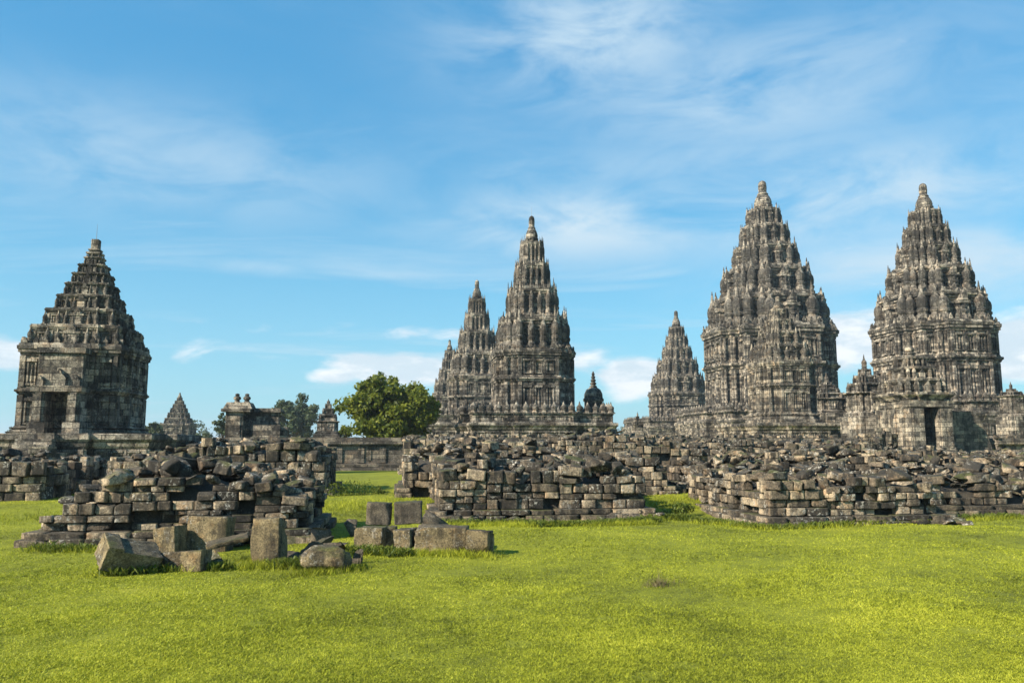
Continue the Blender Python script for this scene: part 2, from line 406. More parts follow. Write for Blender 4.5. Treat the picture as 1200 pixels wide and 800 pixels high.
class Stones:
    def __init__(s): s.V = []; s.Q = []; s.n = 0
    def put(s, rng, c, size, rot=(0, 0, 0), lib=None):
        p, f = (lib or LIB)[rng.integers(len(lib or LIB))]
        sg = np.array([rng.choice([-1, 1]), rng.choice([-1, 1]), 1.0])
        f2 = f if sg[0] * sg[1] > 0 else f[:, ::-1]
        q = (p * sg * np.array(size)) @ rot_m(*rot).T + np.array(c)
        s.V.append(q); s.Q.append(f2 + s.n); s.n += len(q)
    def build(s, name, mat, parent=None):
        return fast_mesh(name, np.concatenate(s.V), np.concatenate(s.Q), mat, parent)

def interp(tab, x): return float(np.interp(x, [t[0] for t in tab], [t[1] for t in tab]))

def ruin(ox, oy, w, d, hfun, label, seed, course=(.17, .26), blen=(.26, .62), plinth=True, loose=14, topdens=3.4, base_z=None, sides='flrb', core_in=.22, group=None, loose_label=None, mess=.022, spill=0):
    """a collapsed shrine platform: near-left corner at ox,oy, w along the front, d deep, hfun(lx,ly)-> standing height"""
    rng = np.random.default_rng(seed)
    bz = base_z if base_z is not None else float(min(gz(ox, oy), gz(*gl(ox, oy, w, 0)))) - .06
    root = empty('ruined_shrine', (ox, oy, bz), GRID)
    thing(root, label, 'ruin', group)
    S = Stones()
    if plinth:
        PL = Stones(); 
        for (zz, hh, ex) in ((0, .20, .30), (.19, .13, .22)):
            for (L, horiz, off) in ((w, True, 0), (w, True, 1), (d, False, 0), (d, False, 1)):
                if (horiz and off == 1 and 'b' not in sides): continue
                t = -ex
                while t < L + ex - .05:
                    l = min(rng.uniform(.45, 1.15), L + ex - t)
                    if l < .1: break
                    if rng.random() > .08:
                        c0 = t + l / 2; inset = .2 - ex + rng.uniform(-.03, .03)
                        if horiz: c = (c0, inset if off == 0 else d - inset, zz + hh / 2 + rng.uniform(-.012, .012)); sz = (l * .985, .42, hh)
                        else: c = (inset if off == 0 else w - inset, c0, zz + hh / 2 + rng.uniform(-.012, .012)); sz = (.42, l * .985, hh)
                        PL.put(rng, c, sz, (rng.normal() * .008, rng.normal() * .012, rng.normal() * .008))
                    t += l
        PL.build('plinth', M['ruin'], root)
        z = .32
    else: z = 0.0
    zmax = max(hfun(x, y) for x in np.linspace(0, w, 12) for y in np.linspace(0, d, 8))
    zbase = z
    for side in sides:
        L = w if side in 'fb' else d
        t0 = rng.uniform(-.06, 0) if side in 'fb' else .2
        while t0 < L - .1:
            t1 = min(L + .02, t0 + rng.uniform(.9, 2.3)); t1 = L + .02 if L - t1 < .5 else t1
            z = zbase
            while z < zmax:
                h = rng.uniform(*course) * (rng.choice([.8, 1, 1, 1.25]))
                t = t0; bl = blen if rng.random() < .7 else (blen[0] * .8, blen[1] * .7)
                while t < t1 - .05:
                    l = rng.uniform(*bl)
                    if t1 - t - l < bl[0] * .8: l = t1 - t
                    l = min(l, t1 - t); c0 = t + l / 2; t += l
                    lx, ly = {'f': (c0, .16), 'b': (c0, d - .16), 'l': (.16, c0), 'r': (w - .16, c0)}[side]
                    hh = hfun(lx, ly) + rng.uniform(-.20, .16)
                    if z + h * .5 > hh or rng.random() < .075: continue
                    out = rng.normal() * mess - (rng.uniform(.05, .17) if rng.random() < .2 else 0)
                    if side == 'f': ly -= out
                    if side == 'b': ly += out
                    if side == 'l': lx -= out
                    if side == 'r': lx += out
                    edge = z + h * 1.7 > hh; tl = .08 if edge else .010
                    yaw = rng.normal() * .02 + (0 if side in 'fb' else math.pi / 2) + (rng.normal() * .25 if edge else 0)
                    S.put(rng, (lx, ly, z + h / 2), (l * rng.uniform(.955, .995), rng.uniform(.28, .42), h * rng.uniform(.95, .998)), (rng.normal() * tl, rng.normal() * tl, yaw))
                z += h
            t0 = t1
    # rubble lying over the top of the platform
    n = int(w * d * topdens * 1.5)
    for i in range(n):
        lx, ly = rng.uniform(.15, w - .15), rng.uniform(.15, d - .15)
        hh = hfun(lx, ly)
        if hh < .1: continue
        l = rng.uniform(.20, .58); sz = (l, l * rng.uniform(.45, .85), l * rng.uniform(.26, .5)); tt = .12 if rng.random() < .6 else .34
        S.put(rng, (lx, ly, hh + rng.uniform(-.14, .12)), sz, (rng.normal() * tt, rng.normal() * tt, rng.uniform(0, 6.28)), lib=LIBT if rng.random() < .75 else LIBR)
    # fallen pieces at the foot
    for i in range(spill):
        lx = rng.uniform(-.2, w + .2); ly = -rng.uniform(.25, .7); l = rng.uniform(.15, .42)
        p, f = rock(rng, 5, (l, l * .7, l * .5), rnd=.12, rough=.06, chips=7, chip=.3); wx, wy = gl(ox, oy, lx, ly)
        o = fast_mesh('broken_stone', p, f, M['ruin']); o.location = (wx, wy, float(gz(wx, wy)) + l * .13); o.rotation_euler = (rng.normal() * .25, rng.normal() * .25, rng.uniform(0, 6.28))
        thing(o, 'small broken stone in the grass at the foot of the ' + label.split(' with ')[0].split(' whose ')[0], 'broken stone', 'fallen bits below the ' + label.split(' with ')[0].split(' whose ')[0])
    # solid dark fill behind the facing, added to block light leaks
    C = MB(); nx_, ny_ = max(3, int(w / .4)), max(3, int(d / .4)); ci = core_in
    gx = np.linspace(ci, w - ci, nx_ + 1); gy = np.linspace(ci, d - ci, ny_ + 1)
    hz = np.array([[max(.08, hfun(x, y) - .24 - .10 * rng.random()) for x in gx] for y in gy])
    vs = []; 
    for j, y in enumerate(gy):
        for i, x in enumerate(gx): vs.append((x, y, hz[j, i]))
    N = nx_ + 1; fs = [(j * N + i, j * N + i + 1, (j + 1) * N + i + 1, (j + 1) * N + i) for j in range(ny_) for i in range(nx_)]
    ring = [i for i in range(N)] + [j * N + nx_ for j in range(1, ny_ + 1)] + [ny_ * N + i for i in range(nx_ - 1, -1, -1)] + [j * N for j in range(ny_ - 1, 0, -1)]
    b0 = len(vs)
    for i in ring: vs.append((vs[i][0], vs[i][1], -.1))
    m_ = len(ring)
    for q in range(m_): fs.append((b0 + q, b0 + (q + 1) % m_, ring[(q + 1) % m_], ring[q]))
    nf = sum(len(q) for q in S.Q); S.V.append(np.array(vs, float)); S.Q.append(np.array(fs) + S.n); S.n += len(vs)
    mo = S.build('masonry', M['ruin'], root); mo.data.materials.append(M['core']); mi = np.zeros(len(mo.data.polygons), np.int32); mi[nf:] = 1; mo.data.polygons.foreach_set('material_index', mi)
    # separate loose blocks on top, each a thing of its own
    for i in range(loose):
        lx, ly = rng.uniform(.2, w - .2), rng.uniform(.1, min(d - .2, 2.6)); hh = hfun(lx, ly)
        if hh < .25: continue
        l = rng.uniform(.30, .62); sz = np.array((l, l * rng.uniform(.5, .8), rng.uniform(.18, .30)))
        p, f = rock(rng, 6, sz, rnd=.08, rough=.035, chips=5, chip=.25)
        wx, wy = gl(ox, oy, lx, ly)
        o = fast_mesh('stone_block', p, f, M['ruin'])
        o.location = (wx, wy, bz + hh + .10); o.rotation_euler = (rng.normal() * .2, rng.normal() * .2, rng.uniform(0, 6.28))
        thing(o, loose_label, 'stone block', 'loose blocks ' + (loose_label or '').split(' block ')[-1])
    return root

def hf(tab, depth_drop=0.0, bump_=.10, seed=0, left=None, floor=0.0):
    rr = np.random.default_rng(seed + 99); ph = rr.uniform(0, 6.28, 6); fr = rr.uniform(1.2, 4.0, 6)
    def f(x, y):
        h = interp(tab, x) - depth_drop * y
        h += bump_ * (math.sin(x * fr[0] + ph[0]) * math.sin(y * fr[1] + ph[1]) + .6 * math.sin(x * fr[2] * 1.7 + y * fr[3] + ph[2]))
        return max(h, floor)
    return f

# ------------------------------------------------------------------ temples
def plan(a, b, p, red=None):
    """quarter outline of a cross-shaped plan; returns points and outward signs for the whole outline"""
    q = [(a + p, b)]
    if red:
        dp, db = red
        q += [(a + p - dp, b), (a + p - dp, b + db), (a, b + db)]
    else: q += [(a, b)]
    mir = [(y, x) for (x, y) in reversed(q)]
    q = q + [(a, a)] + mir
    pts = []; sg = []
    for k in range(4):
        c, s = [(1, 0), (0, 1), (-1, 0), (0, -1)][k]
        for (x, y) in q:
            pts.append((x * c - y * s, x * s + y * c)); sg.append((c - s, s + c))
    return np.array(pts, float), np.array(sg, float)
def loft(mb, P, S, prof, k=1.0, cap=True):
    rings = [np.c_[P * k + S * o, np.full(len(P), z)] for z, o in prof]
    mb.rings(rings, cap1=cap)
def convex(P):
    n = len(P); out = []
    for i in range(n):
        a = P[i] - P[i - 1]; b = P[(i + 1) % n] - P[i]
        if a[0] * b[1] - a[1] * b[0] > 1e-9: out.append(i)
    return out
def wall_box(mb, A, B, nrm, t0, t1, z0, z1, out, inn=.15):
    """box on wall segment A->B between arc lengths t0,t1, standing out by `out`"""
    e = (B - A) / np.linalg.norm(B - A)
    p0 = A + e * t0 - nrm * inn; p1 = A + e * t1 + nrm * out
    x0, x1 = sorted((p0[0], p1[0])); y0, y1 = sorted((p0[1], p1[1])); mb.box(x0, x1, y0, y1, z0, z1)
def blob_on(mb, c, nrm, w, h, dep):
    """a worn relief figure: head, shoulders and seated body as lumps"""
    for (zz, rw, rh) in ((.22, .50, .22), (.52, .40, .24), (.84, .24, .16)):
        mb.lathe([(rw * w * .35, -rh * h), (rw * w, -rh * h * .5), (rw * w * 1.0, rh * h * .3), (rw * w * .4, rh * h)], 7, (c[0] + nrm[0] * dep * .2, c[1] + nrm[1] * dep * .2, c[2] + zz * h))
def ante(mb, c, nrm, w, h, th):
    """antefix: a flame-shaped upright leaf"""
    t = np.array((-nrm[1], nrm[0])); o = np.array(nrm)
    prof = [(-.5, 0), (.5, 0), (.55, .45), (.22, .70), (0, 1.0), (-.22, .70), (-.55, .45)]
    f = [(*(np.array(c[:2]) + t * x * w + o * th * .5), c[2] + z * h) for x, z in prof]
    k = [(*(np.array(c[:2]) + t * x * w - o * th * .5), c[2] + z * h) for x, z in prof]
    n = len(prof)
    mb.add(f + k, [tuple(range(n)), tuple(reversed(range(n, 2 * n)))] + [(i, n + i, n + (i + 1) % n, (i + 1) % n) for i in range(n)])
def decorate(mb, P, z0, z1, unit, rng, out=.12, figs=True, niche=.25):
    n = len(P); H = z1 - z0
    for i in range(n):
        A, B = P[i], P[(i + 1) % n]; L = np.linalg.norm(B - A)
        if L < unit * .35: continue
        e = (B - A) / L; nrm = np.array((e[1], -e[0]))
        pw = min(unit * .22, L * .2)
        wall_box(mb, A, B, nrm, 0, pw, z0, z1, out); wall_box(mb, A, B, nrm, L - pw, L, z0, z1, out)
        m = max(1, int(round(L / unit)))
        for k in range(m):
            t0 = pw + (L - 2 * pw) * k / m; t1 = pw + (L - 2 * pw) * (k + 1) / m; W = t1 - t0; c = A + e * (t0 + t1) / 2
            if k: wall_box(mb, A, B, nrm, t0 - pw * .35, t0 + pw * .35, z0, z1, out * .8)
            mid = (k == (m - 1) / 2)
            if W > unit * .45:
                # framed panel with a figure; frame edges stand out from the wall
                fz0, fz1 = z0 + H * .10, z0 + H * .80
                wall_box(mb, A, B, nrm, t0 + W * .16, t0 + W * .26, fz0, fz1, out * .75)
                wall_box(mb, A, B, nrm, t1 - W * .26, t1 - W * .16, fz0, fz1, out * .75)
                wall_box(mb, A, B, nrm, t0 + W * .12, t1 - W * .12, fz1, fz1 + H * .10, out * 1.1)
                wall_box(mb, A, B, nrm, t0 + W * .14, t1 - W * .14, fz0 - H * .06, fz0, out * 1.0)
                if figs and rng.random() > niche: blob_on(mb, (c[0], c[1], fz0), nrm, W * .22, (fz1 - fz0) * .9, out)
def bell_profile(w, h):
    return [(w * .52, 0), (w * .52, h * .10), (w * .42, h * .12), (w * .40, h * .17), (w * .50, h * .21), (w * .50, h * .26), (w * .40, h * .30), (w * .46, h * .36), (w * .48, h * .48), (w * .42, h * .58), (w * .28, h * .65), (w * .22, h * .69), (w * .24, h * .72), (w * .17, h * .75), (w * .11, h * .90), (w * .03, h * 1.08)]
FINIAL = {}
def finial_mesh(mat):
    if mat.name not in FINIAL:
        mb = MB(); mb.box(-.56, .56, -.56, .56, 0, .10); mb.lathe([(r * 1.05, .10 + z * .9) for r, z in bell_profile(1, 1)], 10)
        o = mb.build('finial', mat); me = o.data; bpy.data.objects.remove(o); FINIAL[mat.name] = me
    return FINIAL[mat.name]
def merge_finials(name, specs, mat, parent):
    me = finial_mesh(mat); v0 = np.zeros(len(me.vertices) * 3); me.vertices.foreach_get('co', v0); v0 = v0.reshape(-1, 3)
    f0 = [tuple(p.vertices) for p in me.polygons]; mb = MB()
    for (x, y, z, w_, h) in specs: mb.add(v0 * (w_, w_, h) + (x, y, z), f0)
    o = mb.build(name, mat, parent); o['kind'] = 'stuff'; return o
def put_finials(root, specs, mat, name, cap=92):
    """the ones that face the photograph become parts of their own, the far side is one part"""
    me = finial_mesh(mat); cdir = np.array((-root.location.x, -root.location.y)); cdir /= np.linalg.norm(cdir)
    cr, sr = math.cos(root.rotation_euler.z), math.sin(root.rotation_euler.z)
    def face(s): 
        wx, wy = s[0] * cr - s[1] * sr, s[0] * sr + s[1] * cr
        return -(wx * cdir[0] + wy * cdir[1]) / (math.hypot(s[0], s[1]) + 1e-6)
    specs = sorted(specs, key=face)
    front = [s for s in specs if face(s) < .35][:cap]; rest = [s for s in specs if s not in front]
    for (x, y, z, w_, h) in front:
        o = link(name, me, root); o.location = (x, y, z); o.scale = (w_, w_, h)
    if rest: merge_finials(name + '_rear_row', rest, mat, root)

ENV_BIG = [(0, 1.14), (.10, 1.07), (.23, .93), (.36, .75), (.50, .575), (.62, .455), (.74, .35), (.80, .215), (.88, .13), (1, .04)]

def temple(name, label, cat, X, Y, z0, z_terr, z_body, z_mid, z_roof, z_top, hw, b=.52, p=.34, env=ENV_BIG, tiers=5, terr=None, mat='temple', unit=1.5, seed=1, red=True, rod=False, group=None, bal=True, bell=.20, doors='fl', fin_h=1.12, corn=.075, tier_end=.80, pinn=1.0, tip=None, porch=None, fin_w=.29, aed=True, fin_sp=1.55, stairs=None):
    """z's are world heights; hw is the half width of the silhouette at the main cornice"""
    rng = np.random.default_rng(seed); mt = M[mat]
    root = empty(name, (X, Y, z0), GRID); thing(root, label, cat, group)
    th = math.atan2(-X, Y) - GRID            # how the plan is turned against the line of sight
    rd = (p * .5, .14) if red else None
    P1, S1 = plan(1, b, p, rd)
    sil = (P1[:, 0] * math.cos(th) - P1[:, 1] * math.sin(th)).max(); sil = max(sil, (P1[:, 0] * math.cos(-th) - P1[:, 1] * math.sin(-th)).max())
    a = hw / (sil * (1 + corn))
    zt, zb, zm, zr, ztop = (q - z0 for q in (z_terr, z_body, z_mid, z_roof, z_top))
    bp, bs = P1 * a * .985, S1
    # ---- terrace
    T = MB(); tw = terr if terr else a * 1.9
    TP, TS = plan(tw, tw * .42, tw * .10)
    hT = zt
    loft(T, TP, TS, [(0, .30), (hT * .10, .30), (hT * .13, .18), (hT * .22, .24), (hT * .30, .06), (hT * .34, 0), (hT * .68, 0), (hT * .74, .10), (hT * .82, .16), (hT * .88, .28), (hT * .97, .28), (hT, .22)])
    decorate(T, TP, hT * .34, hT * .68, unit * .9, rng, out=.10, figs=hT > 2)
    T.build('terrace', mt, root)
    fin = []
    if bal:
        B_ = MB(); hb = min(1.05, hT * .36); bd = .32
        BP, BS = plan(tw - .15, tw * .42 - .15, tw * .10)
        loft(B_, BP, BS, [(hT - .02, .06), (hT + hb * .15, .06), (hT + hb * .2, 0), (hT + hb * .75, 0), (hT + hb * .8, .1), (hT + hb, .1), (hT + hb, -bd), (hT + .02, -bd)], cap=False)
        decorate(B_, BP, hT + hb * .2, hT + hb * .75, unit * .55, rng, out=.07, figs=False)
        B_.build('balustrade', mt, root)
        bf = []; sp = max(.78, tw / 11)
        n = len(BP)
        for i in range(n):
            A_, C_ = BP[i], BP[(i + 1) % n]; L = np.linalg.norm(C_ - A_); m = max(1, int(round(L / sp)))
            e = (C_ - A_) / L; nr = np.array((e[1], -e[0]))
            for k in range(m):
                c = A_ + e * L * k / m - nr * .12 - (e * 0 if k else (-e) * .0)
                bf.append((c[0], c[1], hT + hb - .02, sp * .74, sp * (1.25 + .12 * rng.random())))
        put_finials(root, bf, mt, 'balustrade_finial', 96)
    # ---- stair up the front and the left
    for sd in (stairs or doors):
        St = MB(); wS = tw * .17; dS = hT * .95; ns = 9
        rotk = {'f': 0, 'l': 1}[sd]
        base_y = -(tw + tw * .10)
        for k in range(ns):
            h1 = hT * (ns - k) / ns
            St.box(-wS, wS, base_y - .25 - dS * (k + 1) / ns, base_y - .25 - dS * k / ns + .02, 0, h1)
        for s_ in (-1, 1):
            St.box(s_ * wS - .35 + .36 * s_, s_ * wS + .35 + .36 * s_, base_y - dS - .6, base_y - .22, 0, hT * .62)
            St.box(s_ * wS - .42 + .36 * s_, s_ * wS + .42 + .36 * s_, base_y - dS - .7, base_y - dS + .3, hT * .62, hT * .74)
        if rotk: St.V = [np.c_[v[:, 1], -v[:, 0], v[:, 2]] for v in St.V]
        St.build('stair', mt, root)
    # ---- body: foot mouldings, two storeys, belts and the heavy main cornice
    Bm = MB(); hB = zr - zb; u = a * .045
    fz = zt - .05
    if zb > zt + .05:
        hF = zb - fz
        loft(Bm, bp, bs, [(fz, u * 4.2), (fz + hF * .14, u * 4.2), (fz + hF * .18, u * 3.2), (fz + hF * .34, u * 3.6), (fz + hF * .42, u * 2.2), (fz + hF * .55, u * 2.2), (fz + hF * .6, u * 1.4), (fz + hF * .74, u * 2.4), (fz + hF * .82, u * 2.4), (fz + hF * .86, u * 1.2), (zb, u * .9)], cap=True)
    zM = zm - zb
    loft(Bm, bp, bs, [(zb - .02, 0), (zb + zM * .90, 0), (zb + zM * .92, u * .8), (zb + zM * .96, u * 1.0), (zb + zM, u * 1.8), (zb + zM * 1.05, u * 1.8), (zb + zM * 1.07, u * .8), (zb + zM * 1.13, u * .5), (zb + zM * 1.14, 0),
                      (zr - hB * .15, 0), (zr - hB * .145, u * .7), (zr - hB * .115, u * .8), (zr - hB * .11, u * 1.5), (zr - hB * .08, u * 1.5), (zr - hB * .07, u * 1.9), (zr - hB * .03, u * 2.0), (zr - hB * .025, u * 1.5), (zr, u * 1.3)])
    decorate(Bm, bp, zb, zb + zM * .90, unit, rng, out=u * 1.1)
    decorate(Bm, bp, zb + zM * 1.14, zr - hB * .15, unit, rng, out=u * 1.1)
    # antefixes on the belt and the main cornice
    for (zz, oo, hh) in ((zb + zM * 1.05, u * 1.3, hB * .05), (zr - .01, u * 1.3, hB * .075)):
        RP = bp + bs * oo; n = len(RP)
        for i in range(n):
            A_, C_ = RP[i], RP[(i + 1) % n]; L = np.linalg.norm(C_ - A_); m = max(1, int(round(L / (unit * .5))))
            e = (C_ - A_) / L; nr = (e[1], -e[0])
            for k in range(m):
                if rng.random() < .12: continue
                c = A_ + e * L * (k + .5) / m - np.array(nr) * .08
                ante(Bm, (c[0], c[1], zz), nr, min(L / m * .42, unit * .2), hh * rng.uniform(.8, 1.15), .16)
    Bm.build('body', mt, root)
    # ---- doorways with deep reveals
    for sd in doors:
        D = MB(); fy = -(a * (1 + p) * .985); wD = a * b * .30; hD = zM * .78; dp = min(.9, a * .16)
        D.box(-wD - a * .13, -wD, fy - dp, fy + .1, zb, zb + hD); D.box(wD, wD + a * .13, fy - dp, fy + .1, zb, zb + hD)
        D.box(-wD - a * .18, wD + a * .18, fy - dp - .1, fy + .1, zb + hD, zb + hD + zM * .12)
        ante(D, (0, fy - dp * .7, zb + hD + zM * .12), (0, -1), wD * 1.3, zM * .32, dp * .5)
        D.box(-wD - a * .16, -wD + .02, fy - dp - .08, fy, zb - .01, zb + zM * .08); D.box(wD - .02, wD + a * .16, fy - dp - .08, fy, zb - .01, zb + zM * .08)
        if sd == 'l': D.V = [np.c_[v[:, 1], -v[:, 0], v[:, 2]] for v in D.V]
        D.build('doorway', mt, root)
    if porch:
        D = MB(); fy = -(a * (1 + p) * .985); wo, pw, dp = porch; hP = (zr - zb) * .86
        for s_ in (-1, 1):
            D.box(s_ * (wo + pw / 2) - pw / 2, s_ * (wo + pw / 2) + pw / 2, fy - dp, fy + .1, fz, zb + zM * .95)
            D.box(s_ * (wo + pw / 2) - pw / 2 - .12, s_ * (wo + pw / 2) + pw / 2 + .12, fy - dp - .14, fy + .1, fz - .01, zb + zM * .08)
            D.box(s_ * (wo + pw / 2) - pw * .25, s_ * (wo + pw / 2) + pw * .25, fy - dp - .09, fy - dp + .05, zb + zM * .1, zb + zM * .94)
        D.box(-wo - pw - .1, wo + pw + .1, fy - dp - .12, fy + .1, zb + zM * .95, zb + zM * 1.12)
        D.box(-wo - pw * .9, wo + pw * .9, fy - dp * .75, fy + .1, zb + zM * 1.12, zb + hP)
        D.box(-wo - pw * 1.1, wo + pw * 1.1, fy - dp * .85, fy + .1, zb + hP, zb + hP + .28)
        ante(D, (0, fy - dp * .8, zb + zM * 1.12), (0, -1), wo * 1.2, zM * .5, .3)
        for s_ in (-1, 1): ante(D, (s_ * (wo + pw * .6), fy - dp * .85, zb + zM * 1.12), (0, -1), pw * .5, zM * .3, .2)
        D.build('porch', mt, root)
    # ---- roof: receding tiers crowned with rows of bell-shaped finials
    Hr = ztop - zr; wts = np.array([1 * .86 ** i for i in range(tiers)]); wts = wts / wts.sum() * tier_end
    t = 0.0
    spec = []
    for i in range(tiers):
        h = Hr * wts[i]; rf = a * .95 * interp(env, t + wts[i] * .60); fh = h * fin_h; fw = min(fh * fin_w, rf * .26)
        spec.append((t, h, rf, fh, fw, rf - fw * .80)); t += wts[i]
    for i, (ti, h, rf, fh, fw, aw) in enumerate(spec):
        zc = zr + Hr * ti
        if i + 1 < tiers: oc = max(.12, spec[i + 1][2] * 1.0 - aw + .05)
        else: oc = max(.1, a * interp(env, t) - aw)
        oc = max(oc, fw * .45)
        Pp, Ss = plan(aw, aw * b, aw * p, (aw * p * .5, aw * .14) if red else None)
        Tm = MB()
        loft(Tm, Pp, Ss, [(zc - h * .06, fw * .75), (zc + h * .03, fw * .75), (zc + h * .05, fw * .3), (zc + h * .11, fw * .35), (zc + h * .13, 0), (zc + h * .62, 0), (zc + h * .64, oc * .3), (zc + h * .70, oc * .35), (zc + h * .72, oc * .65), (zc + h * .78, oc * .7), (zc + h * .80, oc), (zc + h * .89, oc * 1.04), (zc + h * .90, oc * .8), (zc + h * .955, oc * .7)])
        decorate(Tm, Pp, zc + h * .13, zc + h * .62, max(unit * .62, aw * .34), rng, out=max(.08, fw * .22), niche=.4)
        RP = Pp + Ss * oc * .95; n = len(RP)
        for k0 in range(n):
            A_, C_ = RP[k0], RP[(k0 + 1) % n]; L = np.linalg.norm(C_ - A_); m = max(1, int(round(L / max(.55, aw * .24))))
            e = (C_ - A_) / L; nr = (e[1], -e[0])
            for k in range(m):
                if rng.random() < .15: continue
                c = A_ + e * L * (k + .5) / m - np.array(nr) * oc * .25
                ante(Tm, (c[0], c[1], zc + h * .88), nr, L / m * .38, h * .12 * rng.uniform(.8, 1.2), max(.1, oc * .3))
        # the middle of each side carries a small aedicule that breaks the row
        for q4 in range(4 if aed else 0):
            cs_, sn_ = [(1, 0), (0, 1), (-1, 0), (0, -1)][q4]
            A2 = MB(); f_ = aw * (1 + p); wq = aw * b * .30
            A2.box(f_ - .1, f_ + fw * .62, -wq, wq, zc - h * .05, zc + h * .50); A2.box(f_ - .1, f_ + fw * .78, -wq * 1.25, wq * 1.25, zc + h * .50, zc + h * .60)
            A2.box(f_ - .1, f_ + fw * .68, -wq * .8, wq * .8, zc + h * .60, zc + h * .78, taper=.25)
            ante(A2, (f_ + fw * .70, 0, zc + h * .60), (1, 0), wq * 1.1, h * .36, fw * .25)
            for v in A2.V: v[:, :2] = v[:, :2] @ np.array(((cs_, sn_), (-sn_, cs_)))
            Tm.add(np.concatenate(A2.V), A2.Fq)
        Tm.build('roof_tier', mt, root)
        off = rf - aw - fw * .5
        FP = Pp + Ss * off; idx = convex(FP); n = len(FP)
        for q in idx:
            c = FP[q]
            fin.append((c[0], c[1], zc - h * .05, fw, fh * rng.uniform(.95, 1.12)))
        for q in range(n):
            A_, C_ = FP[q], FP[(q + 1) % n]; L = np.linalg.norm(C_ - A_); m = int(L / (fw * fin_sp))
            e = (C_ - A_) / L; nr = np.array((e[1], -e[0]))
            if q in idx and (q + 1) % n in idx and m > 1:
                for k in range(1, m):
                    if aed and abs(k / m - .5) < .06 and m > 3: continue
                    c = A_ + e * L * k / m
                    fin.append((c[0], c[1], zc - h * .05, fw * .92, fh * rng.uniform(.88, 1.0)))
    put_finials(root, fin, mt, 'roof_finial')
    # ---- pinnacle
    Pn = MB(); z1 = zr + Hr * (t - .02); hP = ztop - z1; r = a * interp(env, t) * .98 * pinn
    prof = [(r * 1.0, 0), (r * 1.0, hP * .05), (r * .88, hP * .07), (r * .88, hP * .15), (r * 1.02, hP * .18), (r * 1.04, hP * .22), (r * .92, hP * .25), (r * .96, hP * .31), (r * .88, hP * .40), (r * .72, hP * .49), (r * .58, hP * .54), (r * .62, hP * .57), (r * .50, hP * .61), (r * .44, hP * .64), (r * .47, hP * .78), (r * .44, hP * .90), (r * .34, hP * .96), (r * .10, hP)]
    if tip: prof = [(r * 1.0, 0), (r * 1.0, hP * .06), (r * .85, hP * .08), (r * .85, hP * .22), (r * 1.15, hP * .26), (r * 1.15, hP * .34), (r * .7, hP * .38), (r * .9, hP * .44), (r * .9, hP * .50), (r * .60, hP * .54), (r * .60, hP * .97), (r * .52, hP)]
    Pn.lathe(prof, 4 if tip else 14)
    for k in range(8):
        aa = k * math.pi / 4; Pn.lathe([(r * .16, 0), (r * .16, hP * .10), (r * .10, hP * .14), (r * .03, hP * .24)], 6, (r * .98 * math.cos(aa), r * .98 * math.sin(aa), z1))
    Pn.V = [v + ((0, 0, z1) if i == 0 else (0, 0, 0)) for i, v in enumerate(Pn.V)]
    Pn.build('pinnacle', mt, root)
    if rod:
        L_ = MB(); L_.lathe([(.016, 0), (.012, .6), (.006, 1.0)], 6, (0, 0, ztop - .05)); L_.build('lightning_rod', M['rod'], root)
    return root

COURT_Z = 1.5
def T(name, label, apex, Y, levels, hwpx, axis_px, z0=COURT_Z, **kw):
    """levels: photograph rows of terrace top, body foot, belt, main cornice"""
    p0 = at_y(apex[0], apex[1], Y)
    zz = [at_y(axis_px, q, Y).z for q in levels]
    mid = at_y(axis_px, levels[3], Y); depth = mid.y * math.cos(PITCH) + (mid.z - CAM_H) * math.sin(PITCH)
    return temple(name, label, 'temple', p0.x, Y, z0, zz[0], zz[1], zz[2], zz[3], p0.z, hwpx * depth / F, **kw)

T('main_temple', 'tallest broad temple with many finialled tiers, behind the small shrine', (893, 212), 136, (493, 478, 432, 387), 78, 900, unit=2.3, seed=11, terr=12.5, b=.52, p=.34, doors='')
brahma = T('main_temple', 'tall slender temple at the far right rising behind the gateway', (1081, 215), 99, (486, 470, 425, 383), 69, 1093, unit=1.7, seed=12, terr=10.6, doors='')
vishnu = T('main_temple', 'smaller looking distant temple just left of the tallest temple', (792, 364), 190, (500, 494, 476, 461), 36, 794, unit=1.9, seed=12, terr=10.5, doors='')
T('spired_temple', 'pointed temple in the middle on a terrace lined with small finials', (623, 253), 76, (497, 482, 447, 413), 51, 624, unit=1.35, seed=14, terr=6.3, b=.64, p=.22, tiers=4, rod=True, doors='', aed=False, fin_sp=1.25, fin_w=.30)
T('spired_temple', 'narrow spired temple right behind the middle terrace temple', (559, 328), 119, (497, 490, 467, 441), 36, 560, unit=1.4, seed=15, terr=8.2, b=.62, p=.22, tiers=4, doors='', aed=False, fin_sp=1.25, fin_w=.30)
T('spired_temple', 'farthest temple spire peeking out behind two others beside the tree', (527, 398), 168, (503, 498, 482, 463), 21, 528, unit=1.4, seed=16, terr=6.5, b=.64, p=.22, tiers=4, doors='', aed=False, fin_sp=1.25, fin_w=.30)
T('side_shrine', 'small stout shrine standing directly before the tallest temple', (911, 347), 82, (497, 483, 454, 425), 41, 913, unit=1.1, seed=17, terr=4.9, b=.62, p=.18, tiers=4, bal=False, doors='', corn=.10, mat='temple_old')  # warmer stone colour stands in for the brighter, warm light on this shrine
T('ancillary_temple', 'lone restored temple at far left with dark doorway and stepped pyramid roof', (113, 281), 46, (509, 500, 462, 409), 70, 99, z0=-.1, unit=1.25, seed=18, terr=5.0, b=.55, p=.10, tiers=7, mat='temple_old', rod=True, bal=False, doors='', porch=(.55, .62, 1.25), stairs='f', red=False, fin_h=.85,
  env=[(0, 1.10), (.08, 1.04), (.2, .88), (.4, .63), (.6, .42), (.75, .26), (.85, .13), (1, .06)], tier_end=.83, tip='square', pinn=1.25)
